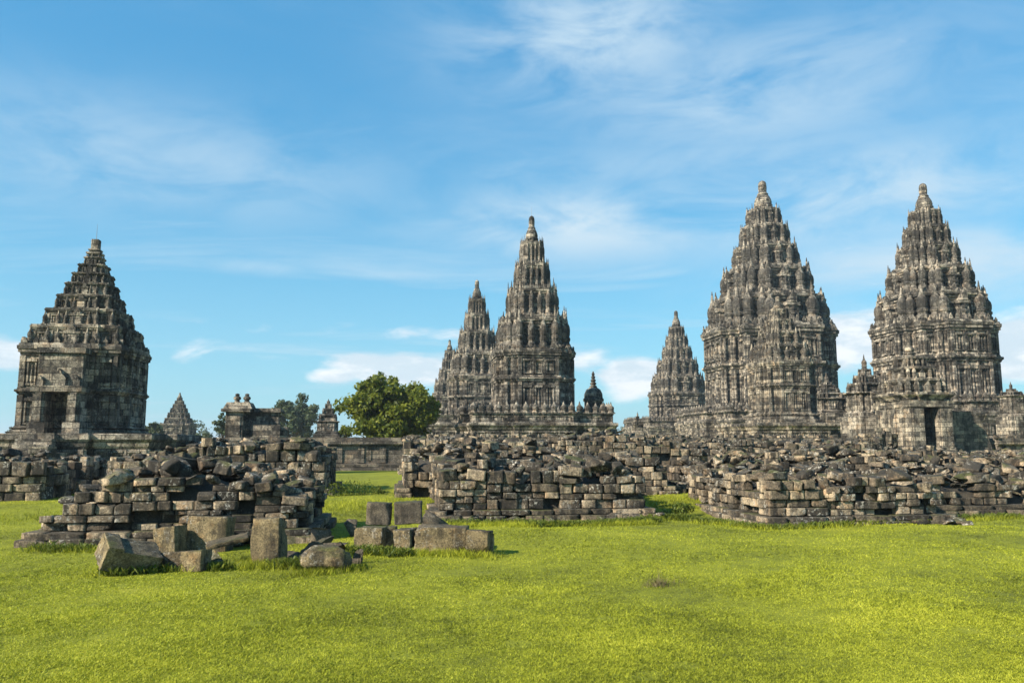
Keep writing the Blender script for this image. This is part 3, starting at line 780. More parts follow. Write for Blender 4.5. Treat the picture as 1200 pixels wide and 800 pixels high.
T('ancillary_temple', 'distant bluish pyramid roofed temple between lone temple and gate stub', (211, 460), 190, (524, 520, 512, 497), 21, 210, z0=-.1, unit=1.2, seed=19, terr=6.0, b=.55, p=.10, tiers=6, mat='temple_old', bal=False, doors='', red=False, fin_h=.85,
  env=[(0, 1.0), (.08, .90), (.2, .78), (.4, .60), (.6, .40), (.75, .25), (.85, .13), (1, .06)], tier_end=.84)

# ------------------------------------------------------------------ the raised inner court and its wall
WX, WY = -20.9, 56.5                      # left end of the wall along the court's front
def on_wall(px):
    u = (px - 600) / F; best = 0
    for t in np.linspace(-5, 100, 2101):
        x, y = WX + t * ca, WY + t * sa
        if abs(x / (y * math.cos(PITCH)) - u) < abs((WX + best * ca) / ((WY + best * sa) * math.cos(PITCH)) - u): best = t
    return best
C = MB(); vs = [gl(WX, WY, lx, ly) for lx, ly in ((.3, .35), (112, .35), (112, 150), (.3, 150))]
C.rings([np.array([(x, y, -.5) for x, y in vs]), np.array([(x, y, COURT_Z) for x, y in vs])])
C.build('courtyard_ground', M['turf'])['kind'] = 'structure'
tg = on_wall(1073)
wr = empty('courtyard_wall', (WX, WY, 0), GRID); thing(wr, 'long low moulded stone wall with flat coping across the middle behind the ruins', 'wall')
def wall_run(x0, x1):
    Wm = MB()
    pf = [(.0, -.3), (.18, -.3), (.20, -.18), (.42, -.22), (.48, -.08), (.55, 0), (1.72, 0), (1.76, -.06), (1.86, -.08), (1.90, -.16)]
    pts = [(-y - 0, z) for z, y in pf]
    A_ = [np.array([x, y, z]) for x in (x0, x1) for (z, y) in pf]; n = len(pf)
    top = [np.array([x, .9, 1.90]) for x in (x0, x1)]; bot = [np.array([x, .9, -.3]) for x in (x0, x1)]
    vs = A_ + top + bot
    fs = [(i, n + i, n + i + 1, i + 1) for i in range(n - 1)] + [(n - 1, 2 * n - 1, 2 * n + 1, 2 * n), (2 * n, 2 * n + 1, 2 * n + 3, 2 * n + 2)]
    fs += [tuple(list(range(n)) + [2 * n, 2 * n + 2]), tuple(reversed(list(range(n, 2 * n)) + [2 * n + 1, 2 * n + 3]))]
    Wm.add(vs, fs)
    x = x0 + .6; k = 0
    while x < x1 - 1.2:
        Wm.box(x, x + .45, -.09, .05, .55, 1.72)
        if k % 2 == 0: Wm.box(x + .62, x + .95, -.05, .05, .75, 1.45)
        x += 1.55; k += 1
    Wm.build('moulded_face', M['wall'], wr)
    Cp = MB(); Cp.box(x0 - .1, x1 + .1, -.30, 1.0, 1.902, 2.16); Cp.box(x0 - .1, x1 + .1, -.20, .9, 2.162, 2.38); Cp.build('coping', M['wall'], wr)
wall_run(0, tg - 3.6); wall_run(tg + 7.2, 100)
rngw = np.random.default_rng(8)
SW = Stones()
for i in range(150):
    x = rngw.uniform(tg - 42, tg - 4) if i < 110 else rngw.uniform(tg + 7, tg + 22)
    l = rngw.uniform(.3, .6); SW.put(rngw, (x, rngw.uniform(-.2, .6), 2.38 + l * .2), (l, l * .7, l * .5), (rngw.normal() * .1, rngw.normal() * .1, rngw.uniform(0, 6.28)))
SW.build('coping_fragments', M['ruin'], wr)

def mini(name, label, cat, px, ytop, ybase, Y, hwpx, z0=None, body=.42, tiers=3, b=.6, p=.14, door=True, mat='temple', seed=3, steep=1.0, group=None, spire=.22):
    """a small shrine: base, body with a doorway, stepped roof with corner turrets, finial"""
    rng = np.random.default_rng(seed)
    P0 = at_y(px, ytop, Y); zb = at_y(px, ybase, Y).z; z0 = COURT_Z if z0 is None else z0
    root = empty(name, (P0.x, Y, z0), GRID); thing(root, label, cat, group); mt = M[mat]
    a = hwpx * Y / F / 1.45; H = P0.z - zb; f0 = zb - z0; Pq, Sq = plan(a, a * b, a * p, None); u = a * .07
    Bm = MB()
    loft(Bm, Pq, Sq, [(-.05, u * 6), (max(f0, 0) + H * .05, u * 6), (f0 + H * .06, u * 3), (f0 + H * .10, u * 3.6), (f0 + H * .11, u * 1.5), (f0 + H * .14, 0), (f0 + H * body * .9, 0), (f0 + H * body * .92, u * 1.5), (f0 + H * body * .96, u * 3.2), (f0 + H * body, u * 3)])
    decorate(Bm, Pq, f0 + H * .14, f0 + H * body * .9, a * .8, rng, out=u, figs=True)
    Bm.build('body', mt, root)
    if door:
        D = MB(); fy = -a * (1 + p); wd = a * b * .42; hd = H * body * .62
        D.box(-wd - a * .16, -wd, fy - a * .25, fy + .05, f0 + H * .12, f0 + H * .12 + hd); D.box(wd, wd + a * .16, fy - a * .25, fy + .05, f0 + H * .12, f0 + H * .12 + hd)
        D.box(-wd - a * .2, wd + a * .2, fy - a * .3, fy + .05, f0 + H * .12 + hd, f0 + H * .12 + hd * 1.15)
        D.build('doorway', mt, root)
    Rm = MB(); z = f0 + H * body; hr = H * (1 - body - spire); ws = np.array([.82 ** i for i in range(tiers)]); ws /= ws.sum()
    for i in range(tiers):
        k = a * (1 - .80 * (sum(ws[:i + 1]) - ws[i] * .4) ** steep); h = hr * ws[i]
        Pk, Sk = plan(k, k * b, k * p, None); uk = k * .09
        loft(Rm, Pk, Sk, [(z - .03, uk), (z + h * .1, uk), (z + h * .14, 0), (z + h * .6, 0), (z + h * .65, uk), (z + h * .8, uk * 2), (z + h * .95, uk * 1.8), (z + h, uk)])
        for q in convex(Pk):
            c = Pk[q] + Sk[q] * uk * 1.6; Rm.lathe([(r, zz) for r, zz in bell_profile(k * .32, h * 1.1)], 6, (c[0], c[1], z))
        z += h
    Rm.build('roof', mt, root)
    Fm = MB(); hs = H * spire; Fm.lathe(bell_profile(a * .42, hs), 8, (0, 0, z - .03)); Fm.build('finial', mt, root)
    return root
P0 = at_y(695, 435, 84.5); zb_ = at_y(695, 484, 84.5).z; bs_ = empty('small_shrine', (P0.x, 84.5, COURT_Z), GRID); thing(bs_, 'dark bell shaped little shrine in shade right of the middle terrace temple', 'shrine')
hb_ = P0.z - zb_; f0_ = zb_ - COURT_Z; wb_ = 11.5 * 84.5 / F
Bm = MB(); Bm.lathe([(wb_ * 1.25, 0), (wb_ * 1.25, f0_ * .6), (wb_ * 1.1, f0_ * .65), (wb_ * 1.1, f0_ + hb_ * .05), (wb_ * .95, f0_ + hb_ * .08), (wb_ * .95, f0_ + hb_ * .30)], 8); Bm.build('base', M['temple'], bs_)
Bm = MB(); Bm.lathe([(wb_ * 1.05, f0_ + hb_ * .28), (wb_ * 1.05, f0_ + hb_ * .34), (wb_ * .95, f0_ + hb_ * .36), (wb_ * .92, f0_ + hb_ * .46), (wb_ * .72, f0_ + hb_ * .56), (wb_ * .40, f0_ + hb_ * .61)], 12); Bm.build('bell', M['temple'], bs_)
Bm = MB(); pr_ = []
for k in range(5):
    r_ = wb_ * (.34 - .05 * k); z_ = f0_ + hb_ * (.60 + .075 * k); pr_ += [(r_ * .8, z_), (r_ * 1.15, z_ + hb_ * .02), (r_ * 1.1, z_ + hb_ * .045), (r_ * .75, z_ + hb_ * .06)]
Bm.lathe(pr_ + [(wb_ * .06, f0_ + hb_)], 10); Bm.build('spire', M['temple'], bs_)
mini('small_shrine', 'tiny slender shrine tip standing alone left of the smaller looking distant temple', 'shrine', 747, 482, 508, 96, 7, body=.4, tiers=3, door=False, seed=5)
mini('small_shrine', 'little spired shrine with open doorway left of the gateway', 'shrine', 1012, 416, 492, 70, 22, body=.42, tiers=3, seed=6, steep=1.0)
mini('small_shrine', 'small pyramid roofed shrine tucked between stout shrine and gateway shrine', 'shrine', 968, 437, 487, 100, 20, body=.40, tiers=4, seed=7, door=False)
mini('small_shrine', 'thin dark shrine peak in shade between two little spired shrines', 'shrine', 995, 451, 478, 150, 9, body=.3, tiers=3, seed=8, door=False)
mini('small_shrine', 'round topped little turret shrine at right edge beside the tall slender temple', 'shrine', 1184, 447, 490, 78, 13, body=.62, tiers=2, seed=9, door=False, spire=.2)
mini('corner_shrine', 'small pyramid capped shrine on the wall between bluish tree and leafy tree', 'shrine', 385, 467, 511, 60.5, 15, body=.40, tiers=3, b=.8, p=.04, seed=10, door=False, spire=.14, steep=.8)

# the gate with its dark passage
gx_, gy_ = gl(WX, WY, tg, 0)
gt = empty('gateway', (gx_, gy_, 0), GRID); thing(gt, 'stone gateway with tall dark door opening and tiered roof at right', 'gate')
zg = lambda y: at_y(1085, y, gy_).z
rg = np.random.default_rng(21)
Bm = MB(); z0g, zl, zc, zt_ = .9, zg(478), zg(463), zg(399)
for s_ in (-1, 1):
    x0, x1 = (-1.75, -.62) if s_ < 0 else (.62, 1.75)
    Bm.box(x0, x1, -2.2, 2.4, z0g - 1, zl)
    Bm.box(x0 - .12, x1 + .0 if s_ < 0 else x1 + .12, -2.35, 2.5, z0g - 1, z0g + .55); Bm.box(x0 - .06, x1 + .06, -2.28, 2.44, z0g + .55, z0g + .75)
    for yy in (-1.3, -.2, .9, 2.0): Bm.box(x0 - .1 if s_ < 0 else x1 - .1, x0 + .1 if s_ < 0 else x1 + .1, yy - .14, yy + .14, z0g + .75, zl)
    Bm.box(x0 + .1, x1 - .1, -2.32, -2.1, z0g + .75, zl - .1)
Bm.box(-1.85, 1.85, -2.32, 2.5, zl, zl + (zc - zl) * .5); Bm.box(-.62, .62, 2.2, 2.4, z0g - 1, zl)
Bm.build('door_body', M['temple_old'], gt)
Rm = MB(); Pg, Sg = plan(1.72, 1.0, .22, None); Pg = Pg * (1, 1.25) + (0, .1)
loft(Rm, Pg, Sg, [(zl + (zc - zl) * .5, .0), (zc - .3, .1), (zc - .1, .3), (zc + .1, .3), (zc + .12, .1)])
z = zc + .1; hh = (zt_ - zc)
for i, (k, hw_) in enumerate(((.80, .26), (.56, .22), (.36, .19))):
    h = hh * hw_; Pk = (Pg - (0, .1)) * k + (0, .1)
    loft(Rm, Pk, Sg, [(z, .08), (z + h * .12, .08), (z + h * .16, 0), (z + h * .6, 0), (z + h * .68, .1), (z + h * .8, .2), (z + h * .95, .2), (z + h, .1)])
    for q in convex(Pk):
        c = Pk[q] + Sg[q] * .12; Rm.lathe(bell_profile(.42 * k + .1, h * 1.15), 7, (c[0], c[1], z))
    for c in ((0, Pk[:, 1].min() - .1), (Pk[:, 0].min() - .1, .4)): ante(Rm, (c[0], c[1], z), (0, -1) if c[0] == 0 else (-1, 0), .7 * k, h * .9, .2)
    z += h
Rm.build('roof', M['temple_old'], gt)
Fm = MB(); Fm.lathe(bell_profile(.9, zt_ - z), 10, (0, .1, z)); Fm.build('finial', M['temple_old'], gt)
St = MB()
for k in range(6): St.box(-1.15, 1.15, -2.4 - .36 * (k + 1), -2.4 - .36 * k, -.2, 1.0 - .17 * k)
for s_ in (-1, 1): St.box(s_ * 1.4 - .22, s_ * 1.4 + .22, -4.6, -2.4, -.2, .95)
St.build('stair', M['wall'], gt)
fl = empty('flanking_wall', (gx_, gy_, 0), GRID); thing(fl, 'rounded broken wall stub in deep shade right of the gateway', 'wall')
Bm = MB(); n = 14; pr = []
zt2 = zg(481)
for i in range(n + 1):
    x = 1.9 + 5.0 * i / n; hh_ = zt2 * (1 - .9 * max(0, (i / n - .55) / .45) ** 2.2) + rg.normal() * .06
    pr.append((x, max(.6, hh_)))
vs = [(x, y, z) for y in (-.2, 1.1) for (x, z) in pr] + [(x, y, -.2) for y in (-.2, 1.1) for (x, z) in pr]; N = n + 1; fs = []
for i in range(n):
    fs += [(2 * N + i, 2 * N + i + 1, i + 1, i), (i, i + 1, N + i + 1, N + i), (N + i, N + i + 1, 3 * N + i + 1, 3 * N + i)]
fs += [(2 * N, 0, N, 3 * N), (2 * N + n, 3 * N + n, N + n, n)]
Bm.add(vs, fs); Bm.build('masonry', M['wall'], fl)
Bm = MB()
for k in range(5): Bm.box(2.3 + k * .95, 2.75 + k * .95, -1.1, -.3, -.2, 1.0)
Bm.build('pedestal_row', M['temple_old'], fl)
fl2 = empty('flanking_wall', (gx_, gy_, 0), GRID); thing(fl2, 'ruined wall with short pillars joining the gateway on its left', 'wall')
S = Stones(); r2 = np.random.default_rng(31)
for c in range(9):
    x = -4.6
    while x < -1.95:
        l = r2.uniform(.35, .7)
        if c * .27 < 2.4 + .5 * math.sin(x * 2): S.put(r2, (x + l / 2, r2.normal() * .06, .4 + c * .27), (l * .97, .8, .265), (r2.normal() * .02, r2.normal() * .02, r2.normal() * .05))
        x += l
S.build('masonry', M['ruin'], fl2)
Bm = MB()
for x in (-3.5, -2.7): Bm.box(x - .18, x + .18, -.75, -.42, .3, 2.9); Bm.box(x - .26, x + .26, -.8, -.40, 2.9, 3.15)
Bm.build('pillar_pair', M['temple_old'], fl2)

# the stub of a gate on the left end of the wall
gs = at_y(302, 512, 60); zs = lambda y: at_y(302, y, 60).z
st = empty('gate_stub', (gs.x, 60, COURT_Z), GRID); thing(st, 'flat roofed remnant of a gate with two stone knobs on top', 'ruin')
q = 60 / F
Bm = MB(); zz0 = 0
Bm.box(-2.15, -.95, -1.1, .8, -.3, zs(483) - COURT_Z - .002); Bm.box(-2.25, -.85, -1.2, .9, -.3, .35)
Bm.box(-2.0, -1.1, -1.16, -1.0, .55, zs(488) - COURT_Z)
Bm.box(-.95, 1.5, -.2, .7, -.3, zs(483) - COURT_Z + .018); Bm.box(-.5, 1.7, -.75, -.2, -.3, zs(498) - COURT_Z); Bm.box(1.5, 2.2, -.5, .6, -.3, zs(500) - COURT_Z)
Bm.build('pier', M['temple_old'], st)
Rm = MB(); hz_ = zs(483) - COURT_Z
Rm.box(-2.45, -.4, -1.35, 1.0, hz_, hz_ + .22); Rm.box(-2.35, -.3, -1.2, .9, hz_ + .222, zs(472) - COURT_Z, taper=.22); Rm.box(-.28, 1.7, -.45, .9, hz_ + .02, hz_ + .30, taper=.08)
Rm.build('roof_slab', M['temple_old'], st)
for kx in (-1.55, -.85):
    Km = MB(); Km.lathe([(.22, 0), (.22, .12), (.14, .16), (.26, .27), (.28, .38), (.2, .48), (.12, .52), (.17, .58), (.15, .66), (.04, .7)], 9, (kx, -.2, zs(472) - COURT_Z - .01)); Km.build('knob', M['temple_old'], st)

# ------------------------------------------------------------------ ruined shrines, row by row
def rz(Y, y): return at_y(600, y, Y).z      # world height seen at row y at distance Y
def corner(px, py, z=0.0): p_ = on_z(px, py, z); return p_.x, p_.y
SH = 'weathered loose block resting on top of the '
# first row
cx_, cy_ = corner(47, 597, .05); ox, oy = gl(cx_, cy_, -6.2, 0)
ruin(ox, oy, 6.2, 5, hf([(0, 1.4), (3, 1.5), (6.2, 1.35)], .0, .1, 1), 'coursed ruin platform at the far left edge below the lone temple', 101, course=(.24, .34), blen=(.35, .8), plinth=False, loose=8, loose_label='weathered loose block on the ruin platform at far left edge', base_z=-.05)
cx_, cy_ = corner(46, 640)
ruin(cx_, cy_, 4.85, 3.3, hf([(0, .40), (.3, .75), (.6, 1.02), (1.1, 1.2), (1.7, 1.42), (2.3, 1.36), (3.2, 1.30), (4.2, 1.18), (4.85, .92)], -.03, .10, 2), 'loosely stacked dark ruin wall behind the big fallen blocks at left', 102, course=(.11, .19), blen=(.20, .60), loose=14, mess=.035, loose_label='weathered loose block on the stacked ruin behind the fallen blocks', topdens=3.5)
cx_, cy_ = corner(515, 611)
ruin(cx_, cy_, 5.25, 5.2, hf([(0, 1.35), (1, 1.25), (2.4, 1.12), (3.4, 1.25), (4.6, 1.22), (5.25, 1.1)], -.03, .09, 3), 'square ruin platform with pale lichen blocks in the middle foreground', 103, course=(.15, .26), blen=(.24, .66), loose=18, loose_label='weathered loose block on the middle foreground ruin platform', spill=16)
cx_, cy_ = corner(905, 617)
ruin(cx_, cy_, 4.35, 5.3, hf([(0, 1.08), (.8, 1.2), (1.4, 1.0), (2.4, 1.15), (3.4, 1.05), (4.35, .85)], -.01, .10, 4), 'ruin platform whose sunlit tan left side forms a sharp corner at right', 104, course=(.14, .235), blen=(.24, .64), loose=16, loose_label='weathered loose block on the sharp cornered right ruin platform', spill=5)
cx_, cy_ = corner(1100, 606)
ruin(cx_, cy_ + .4, 7.5, 5.2, hf([(0, .95), (1.5, .85), (3, .8), (7.5, .9)], -.10, .10, 5), 'low ruin with long pale foundation slabs at the right edge', 105, course=(.17, .27), blen=(.3, .75), loose=14, loose_label='weathered loose block on the low ruin at right edge', topdens=5)
# second row
def back(px0, pyb, zg_, w_, d_, tops, label, seed, from_right=False, **kw):
    """tops: (local x, photograph row of the top)"""
    x, y = corner(px0, pyb, zg_)
    if from_right: x, y = gl(x, y, -w_, 0)
    bz = float(gz(x, y)) - .05
    tab = [(lx, rz(y + .14 * lx + .8, py) - bz) for lx, py in tops]
    return ruin(x, y, w_, d_, hf(tab, .0, kw.pop('rough', .14), seed), label, seed, base_z=bz, **kw)
back(380, 581, .3, 6.4, 4.4, [(0, 542), (1.5, 532), (3, 526), (4.6, 520), (5.8, 521), (6.4, 536)], 'tall dark heaped ruin behind the stacked ruin left of the grass gap', 111, from_right=True, course=(.2, .32), loose=10, loose_label='weathered loose block on the tall heap left of the grass gap', topdens=4)
back(474, 583, .3, 8.2, 5.2, [(0, 545), (.8, 528), (2.5, 526), (4.5, 532), (6.5, 538), (8.2, 545)], 'rough ruin platform right behind the middle foreground ruin', 112, course=(.2, .32), loose=10, loose_label='weathered loose block on the rough ruin behind the middle platform', topdens=5)
back(474, 556, .5, 6.4, 5, [(0, 518), (3, 517), (6.4, 520)], 'farther ruin with lit left edge beside the courtyard wall', 113, course=(.24, .36), loose=6, loose_label='weathered loose block on the farther ruin beside the courtyard wall')
back(742, 579, .3, 3.4, 4, [(0, 566), (2, 568), (3.4, 570)], 'long low foundation in the gap between middle and right ruins', 114, course=(.2, .3), blen=(.6, 1.3), loose=4, loose_label='weathered loose block on the low foundation in the grass gap', topdens=2.5, rough=.05)
back(845, 583, .3, 7.2, 5.4, [(0, 552), (1.5, 540), (4, 536), (7.2, 540)], 'jumbled brown ruin behind the sharp cornered right platform', 115, course=(.2, .3), loose=12, loose_label='weathered loose block on the jumbled ruin behind the right platform', topdens=6, rough=.2)
back(1075, 582, .3, 9.0, 5.4, [(0, 555), (2, 548), (5, 545), (9, 540)], 'sloping heap of pale blocks behind the low ruin at right edge', 116, course=(.2, .3), loose=12, loose_label='weathered loose block on the sloping heap near the right edge', topdens=6, rough=.2)
# third row
back(600, 560, .4, 3.0, 4.5, [(0, 524), (3, 522)], 'plain ruin stub seen over the middle platform before the terrace', 121, course=(.24, .36), loose=3, loose_label='weathered loose block on the ruin stub before the terrace')
back(657, 562, .35, 1.9, 3.6, [(0, 516), (.9, 513), (1.9, 518)], 'upright ruin corner with bright stepped left face above the middle platform', 122, course=(.2, .3), loose=2, loose_label='weathered loose block on the upright bright faced corner', rough=.05, topdens=2)
back(705, 562, .35, 5.0, 5, [(0, 514), (1.2, 510), (2.6, 520), (5, 525)], 'knobbly ruin heap right of the upright bright corner', 123, course=(.24, .36), loose=5, loose_label='weathered loose block on the knobbly heap right of the bright corner', rough=.2, topdens=4)
back(820, 556, .3, 8.0, 6, [(0, 528), (2, 520), (5, 522), (8, 524)], 'long ruin ridge at the foot of the small stout shrine', 124, course=(.24, .36), loose=6, loose_label='weathered loose block on the long ridge below the stout shrine', rough=.2, topdens=4)
back(985, 552, .3, 8.5, 6, [(0, 522), (2, 520), (5, 530), (8.5, 533)], 'ruin mound below the little spired shrine and gateway', 125, course=(.24, .36), loose=6, loose_label='weathered loose block on the mound below the gateway', rough=.2, topdens=4)
back(1150, 552, .3, 10, 6, [(0, 535), (3, 534), (10, 530)], 'broad ruin mound at right edge below the tall slender temple', 126, course=(.24, .36), loose=5, loose_label='weathered loose block on the broad mound at the right edge', rough=.2, topdens=4)
back(190, 556, .2, 7, 5, [(0, 524), (3, 522), (7, 524)], 'farther ruin heap below the distant bluish temple', 127, from_right=False, course=(.24, .36), loose=4, loose_label='weathered loose block on the heap below the distant bluish temple', topdens=4)
# loose rubble between them
RB = Stones(); rr = np.random.default_rng(77)
for i in range(1500):
    Y = rr.uniform(24, 55); u = rr.uniform(.02, .72) if i > 250 else rr.uniform(-.66, -.30)
    if Y < 30 and (.13 < u < .24): continue
    x = u * Y; l = rr.uniform(.22, .62)
    RB.put(rr, (x, Y, float(gz(x, Y)) + l * .15), (l, l * rr.uniform(.5, .9), l * rr.uniform(.35, .6)), (rr.normal() * .3, rr.normal() * .3, rr.uniform(0, 6.28)), lib=LIB if rr.random() < .6 else LIBR)
RB.build('rubble', M['ruin'])['kind'] = 'stuff'

# ------------------------------------------------------------------ fallen blocks in front
def fblock(label, px, py, w_, d_, h_, yaw=0, roll=0, pitch=0, mat='block', seed=1, name='stone_block', rough=.014, chips=4, chip=.12, lift=0.0, rnd=.025, n=12, group=None, mould=False, zabs=None, lib=None):
    """w,d,h in photograph pixels at that distance; px,py where the middle of the front foot stands"""
    p_ = on_z(px, py, 0.0); k = p_.y / F
    rng = np.random.default_rng(seed); sz = np.array((w_, d_, h_)) * k
    p, f = rock(rng, n, sz, rnd=rnd, rough=rough, chips=chips, chip=chip)
    p = p + vnoise(p / max(sz) * 9, rng, 8, 2, 9)[:, None] * np.sign(p) * .016
    if mould:                         # a raised moulding along one end of the top
        m_ = (p[:, 0] < -sz[0] * .22) & (p[:, 2] > sz[2] * .3); p[m_, 2] += .06
    Rm_ = Euler((0, 0, yaw)).to_matrix() @ Euler((roll, 0, 0)).to_matrix() @ Euler((0, pitch, 0)).to_matrix()
    q_ = p @ np.array(Rm_).T; zmin = q_[:, 2].min()
    o = fast_mesh(name, p, f, M[mat]); o.matrix_world = Matrix.Translation((p_.x, p_.y + sz[1] * .35, float(gz(p_.x, p_.y)) - zmin - (.07 if lift == 0 else .0) + (lift - (2 if lift else 0)) * k)) @ Rm_.to_4x4()
    thing(o, label, 'stone block' if name == 'stone_block' else name.replace('_', ' '), group)
    return o
bt_ = fblock('big tilted block with pale left end and moulded rim, leftmost fallen piece', 143, 676, 62, 40, 25, R(36), R(20), R(14), seed=41, chips=1, chip=.05, rnd=.02, rough=.006, n=16)
kk = on_z(143, 676).y / F; prm, frm = rock(np.random.default_rng(3), 8, (17 * kk, 39.5 * kk, 5 * kk), rnd=.1, rough=.03, chips=2, chip=.2)
rim_ = fast_mesh('moulded_rim', prm, frm, M['block'], bt_); rim_.location = (-22 * kk, 0, 13.5 * kk)
fblock('rough sunlit cube block leaning behind the big tilted block', 196, 646, 27, 27, 30, R(-12), R(-4), R(-8), seed=42, rough=.03)
fblock('largest upright tan block with dark right side at the back of the pile', 243, 643, 46, 24, 42, R(-4), R(-5), R(1), seed=43, chips=2, chip=.08, rough=.012)
fblock('low wide block lying in grass before the tan block', 212, 671, 52, 26, 24, R(-6), R(-6), R(-5), seed=44, chips=3)
fblock('leaning wedge block under a thin slab at the pile centre', 260, 666, 42, 34, 33, R(-16), R(10), R(12), seed=45, chips=6, chip=.35)
fblock('thin slanting slab lying across the wedge block', 262, 660, 46, 30, 5, R(18), R(5), R(-12), seed=46, lift=19, name='stone_slab', chips=3)
fblock('rough upright pillar stump standing alone in the grass', 312, 662, 34, 24, 56, R(-8), R(-2), R(-2), seed=47, rough=.055, chips=8, chip=.16, mat='block', name='stone_stump')
fblock('mossy rounded boulder at the foot of the dark broken stones', 378, 671, 58, 40, 33, R(8), 0, 0, seed=48, rough=.10, rnd=.48, chips=3, chip=.2, name='boulder', mat='block')
for i, (px, py, w_, h_, yw, lf, lb) in enumerate(((343, 657, 22, 18, .3, 0, 'small dark stone wedged between pillar stump and boulder'), (362, 657, 20, 30, -.2, 0, 'dark pointed stone standing behind the boulder, left one of its pair'), (383, 656, 22, 28, .4, 0, 'dark pointed stone standing behind the boulder, right one of its pair'),
        (401, 651, 22, 17, .2, 2, 'flat dark stone between the boulder and the row of squared blocks'), (378, 641, 30, 30, .5, 0, 'mossy sloping stone behind the dark pointed stones'), (405, 630, 20, 22, .1, 0, 'dark angular stone at the back near the two upper blocks'), (392, 662, 24, 10, -.3, 16, 'flat dark chip lying on top of the boulder'), (338, 640, 22, 20, .1, 0, 'small squared stone beside the pillar stump at its right'), (418, 662, 14, 18, .6, 0, 'narrow dark stone leaning at the right end of the boulder'))):
    fblock(lb, px, py, w_, w_ * .8, h_, yw, (i % 3 - 1) * .15, (i % 2 - .5) * .35, mat='block_dark', seed=60 + i, rough=.06, chips=8, chip=.35, rnd=.12, lift=lf, n=8, name='broken_stone')
fblock('yellowish squared block at the left end of the block row', 433, 646, 33, 24, 28, R(-8), 0, 0, seed=49, chips=3)
fblock('narrow block between two squared blocks of the row', 457, 644, 13, 22, 27, R(5), 0, 0, seed=50, n=8)
fblock('pale front facing block just left of the long block', 474, 649, 20, 30, 30, R(-10), 0, R(-2), seed=51, chips=3)
fblock('long pitted block in the row right of the boulder', 517, 649, 60, 28, 33, R(-3), R(1), R(1), seed=52, rough=.03, chips=4)
fblock('small pinkish block with broken corner at the right end of the row', 562, 652, 26, 24, 31, R(-16), R(-2), R(3), seed=53, chips=6, chip=.2)
fblock('dark squared block resting atop the row, left of two', 442, 640, 28, 24, 25, R(6), R(-2), R(2), mat='block_dark', seed=54, lift=23, rough=.03)
fblock('dark squared block resting atop the row, right of two', 477, 640, 31, 24, 24, R(4), R(1), R(-2), mat='block_dark', seed=55, lift=24, rough=.03)
fblock('slanting grey slab behind the row beside the middle ruin', 508, 628, 30, 14, 18, R(10), R(-10), R(34), mat='block_dark', seed=56, chips=5, chip=.3, name='stone_slab')

# ------------------------------------------------------------------ trees and plants
def leaf_cloud(rng, centers, radii, n, size, up=.3, aspect=.5):
    k = rng.integers(len(centers), size=n); d = rng.normal(size=(n, 3)); d /= np.linalg.norm(d, axis=1, keepdims=True)
    rad = rng.random(n) ** .45
    P_ = centers[k] + d * (radii[k] * rad)[:, None] * (1, 1, .8)
    nr = d + rng.normal(size=(n, 3)) * .8; nr[:, 2] += up; nr /= np.linalg.norm(nr, axis=1, keepdims=True)
    t = np.cross(nr, rng.normal(size=(n, 3))); t /= np.linalg.norm(t, axis=1, keepdims=True); b_ = np.cross(nr, t)
    s_ = size * rng.uniform(.6, 1.3, n)[:, None]
    V = np.stack([P_ - t * s_, P_ - b_ * s_ * aspect + nr * s_ * .12, P_ + t * s_, P_ + b_ * s_ * aspect + nr * s_ * .12], 1).reshape(-1, 3)
    return V, np.arange(4 * n).reshape(-1, 4)
def limb(mb, p0, p1, r0, r1, rng, seg=5):
    p0, p1 = np.array(p0, float), np.array(p1, float); rs = []; ax = p1 - p0; L = np.linalg.norm(ax); ax /= L
    a_ = np.cross(ax, (.3, .5, .81)); a_ /= np.linalg.norm(a_); b_ = np.cross(ax, a_); wob = rng.normal(size=(2,)) * L * .05
    for i in range(seg + 1):
        t = i / seg; c = p0 + ax * L * t + (a_ * wob[0] + b_ * wob[1]) * math.sin(t * math.pi); r = r0 + (r1 - r0) * t
        an = np.arange(7) / 7 * 2 * np.pi; rs.append(c + r * (np.cos(an)[:, None] * a_ + np.sin(an)[:, None] * b_))
    mb.rings(rs)
def tree(name, label, px, ytop, ybase, Y, halfw_px, z0, nleaf, size, mat, seed, nclump=60, trunk_h=.25, clump=.26, group=None, depth=.9, low=-.55, cat='tree'):
    rng = np.random.default_rng(seed); tp = at_y(px, ytop, Y); zb = at_y(px, ybase, Y).z; rx = halfw_px * Y / F
    root = empty(name, (tp.x, Y, z0)); thing(root, label, cat, group)
    H = tp.z - zb; zc = zb - z0 + H * .42; 
    cs = []; rd = []
    while len(cs) < nclump:
        d = rng.normal(size=3); d /= np.linalg.norm(d); r = rng.uniform(.35, .94)
        if d[2] < low: continue
        cs.append((d[0] * rx * r, d[1] * rx * depth * r, zc + d[2] * H * .55 * r)); rd.append(rx * clump * rng.uniform(.6, 1.25))
    cs = np.array(cs); rd = np.array(rd)
    V, Q = leaf_cloud(rng, cs, rd, nleaf, size); fast_mesh('crown', V, Q, M[mat], root)
    Tm = MB(); th_ = max(zc - H * .25, .5); limb(Tm, (0, 0, -.2), (0.05 * rx, 0, th_), rx * .075, rx * .05, rng)
    for k in rng.choice(len(cs), min(16, len(cs)), replace=False): limb(Tm, (.05 * rx * .8, 0, th_ * rng.uniform(.6, 1)), cs[k] * (.9, .9, 1), rx * .03, rx * .008, rng)
    Tm.build('trunk', M['bark'], root)
    return root
tree('broadleaf_tree', 'dense round leafy tree, sunlit yellow green, beside the middle temples', 459, 433, 516, 74, 66, COURT_Z, 19000, .24, 'leaf', 201, nclump=170, clump=.17, low=-1)
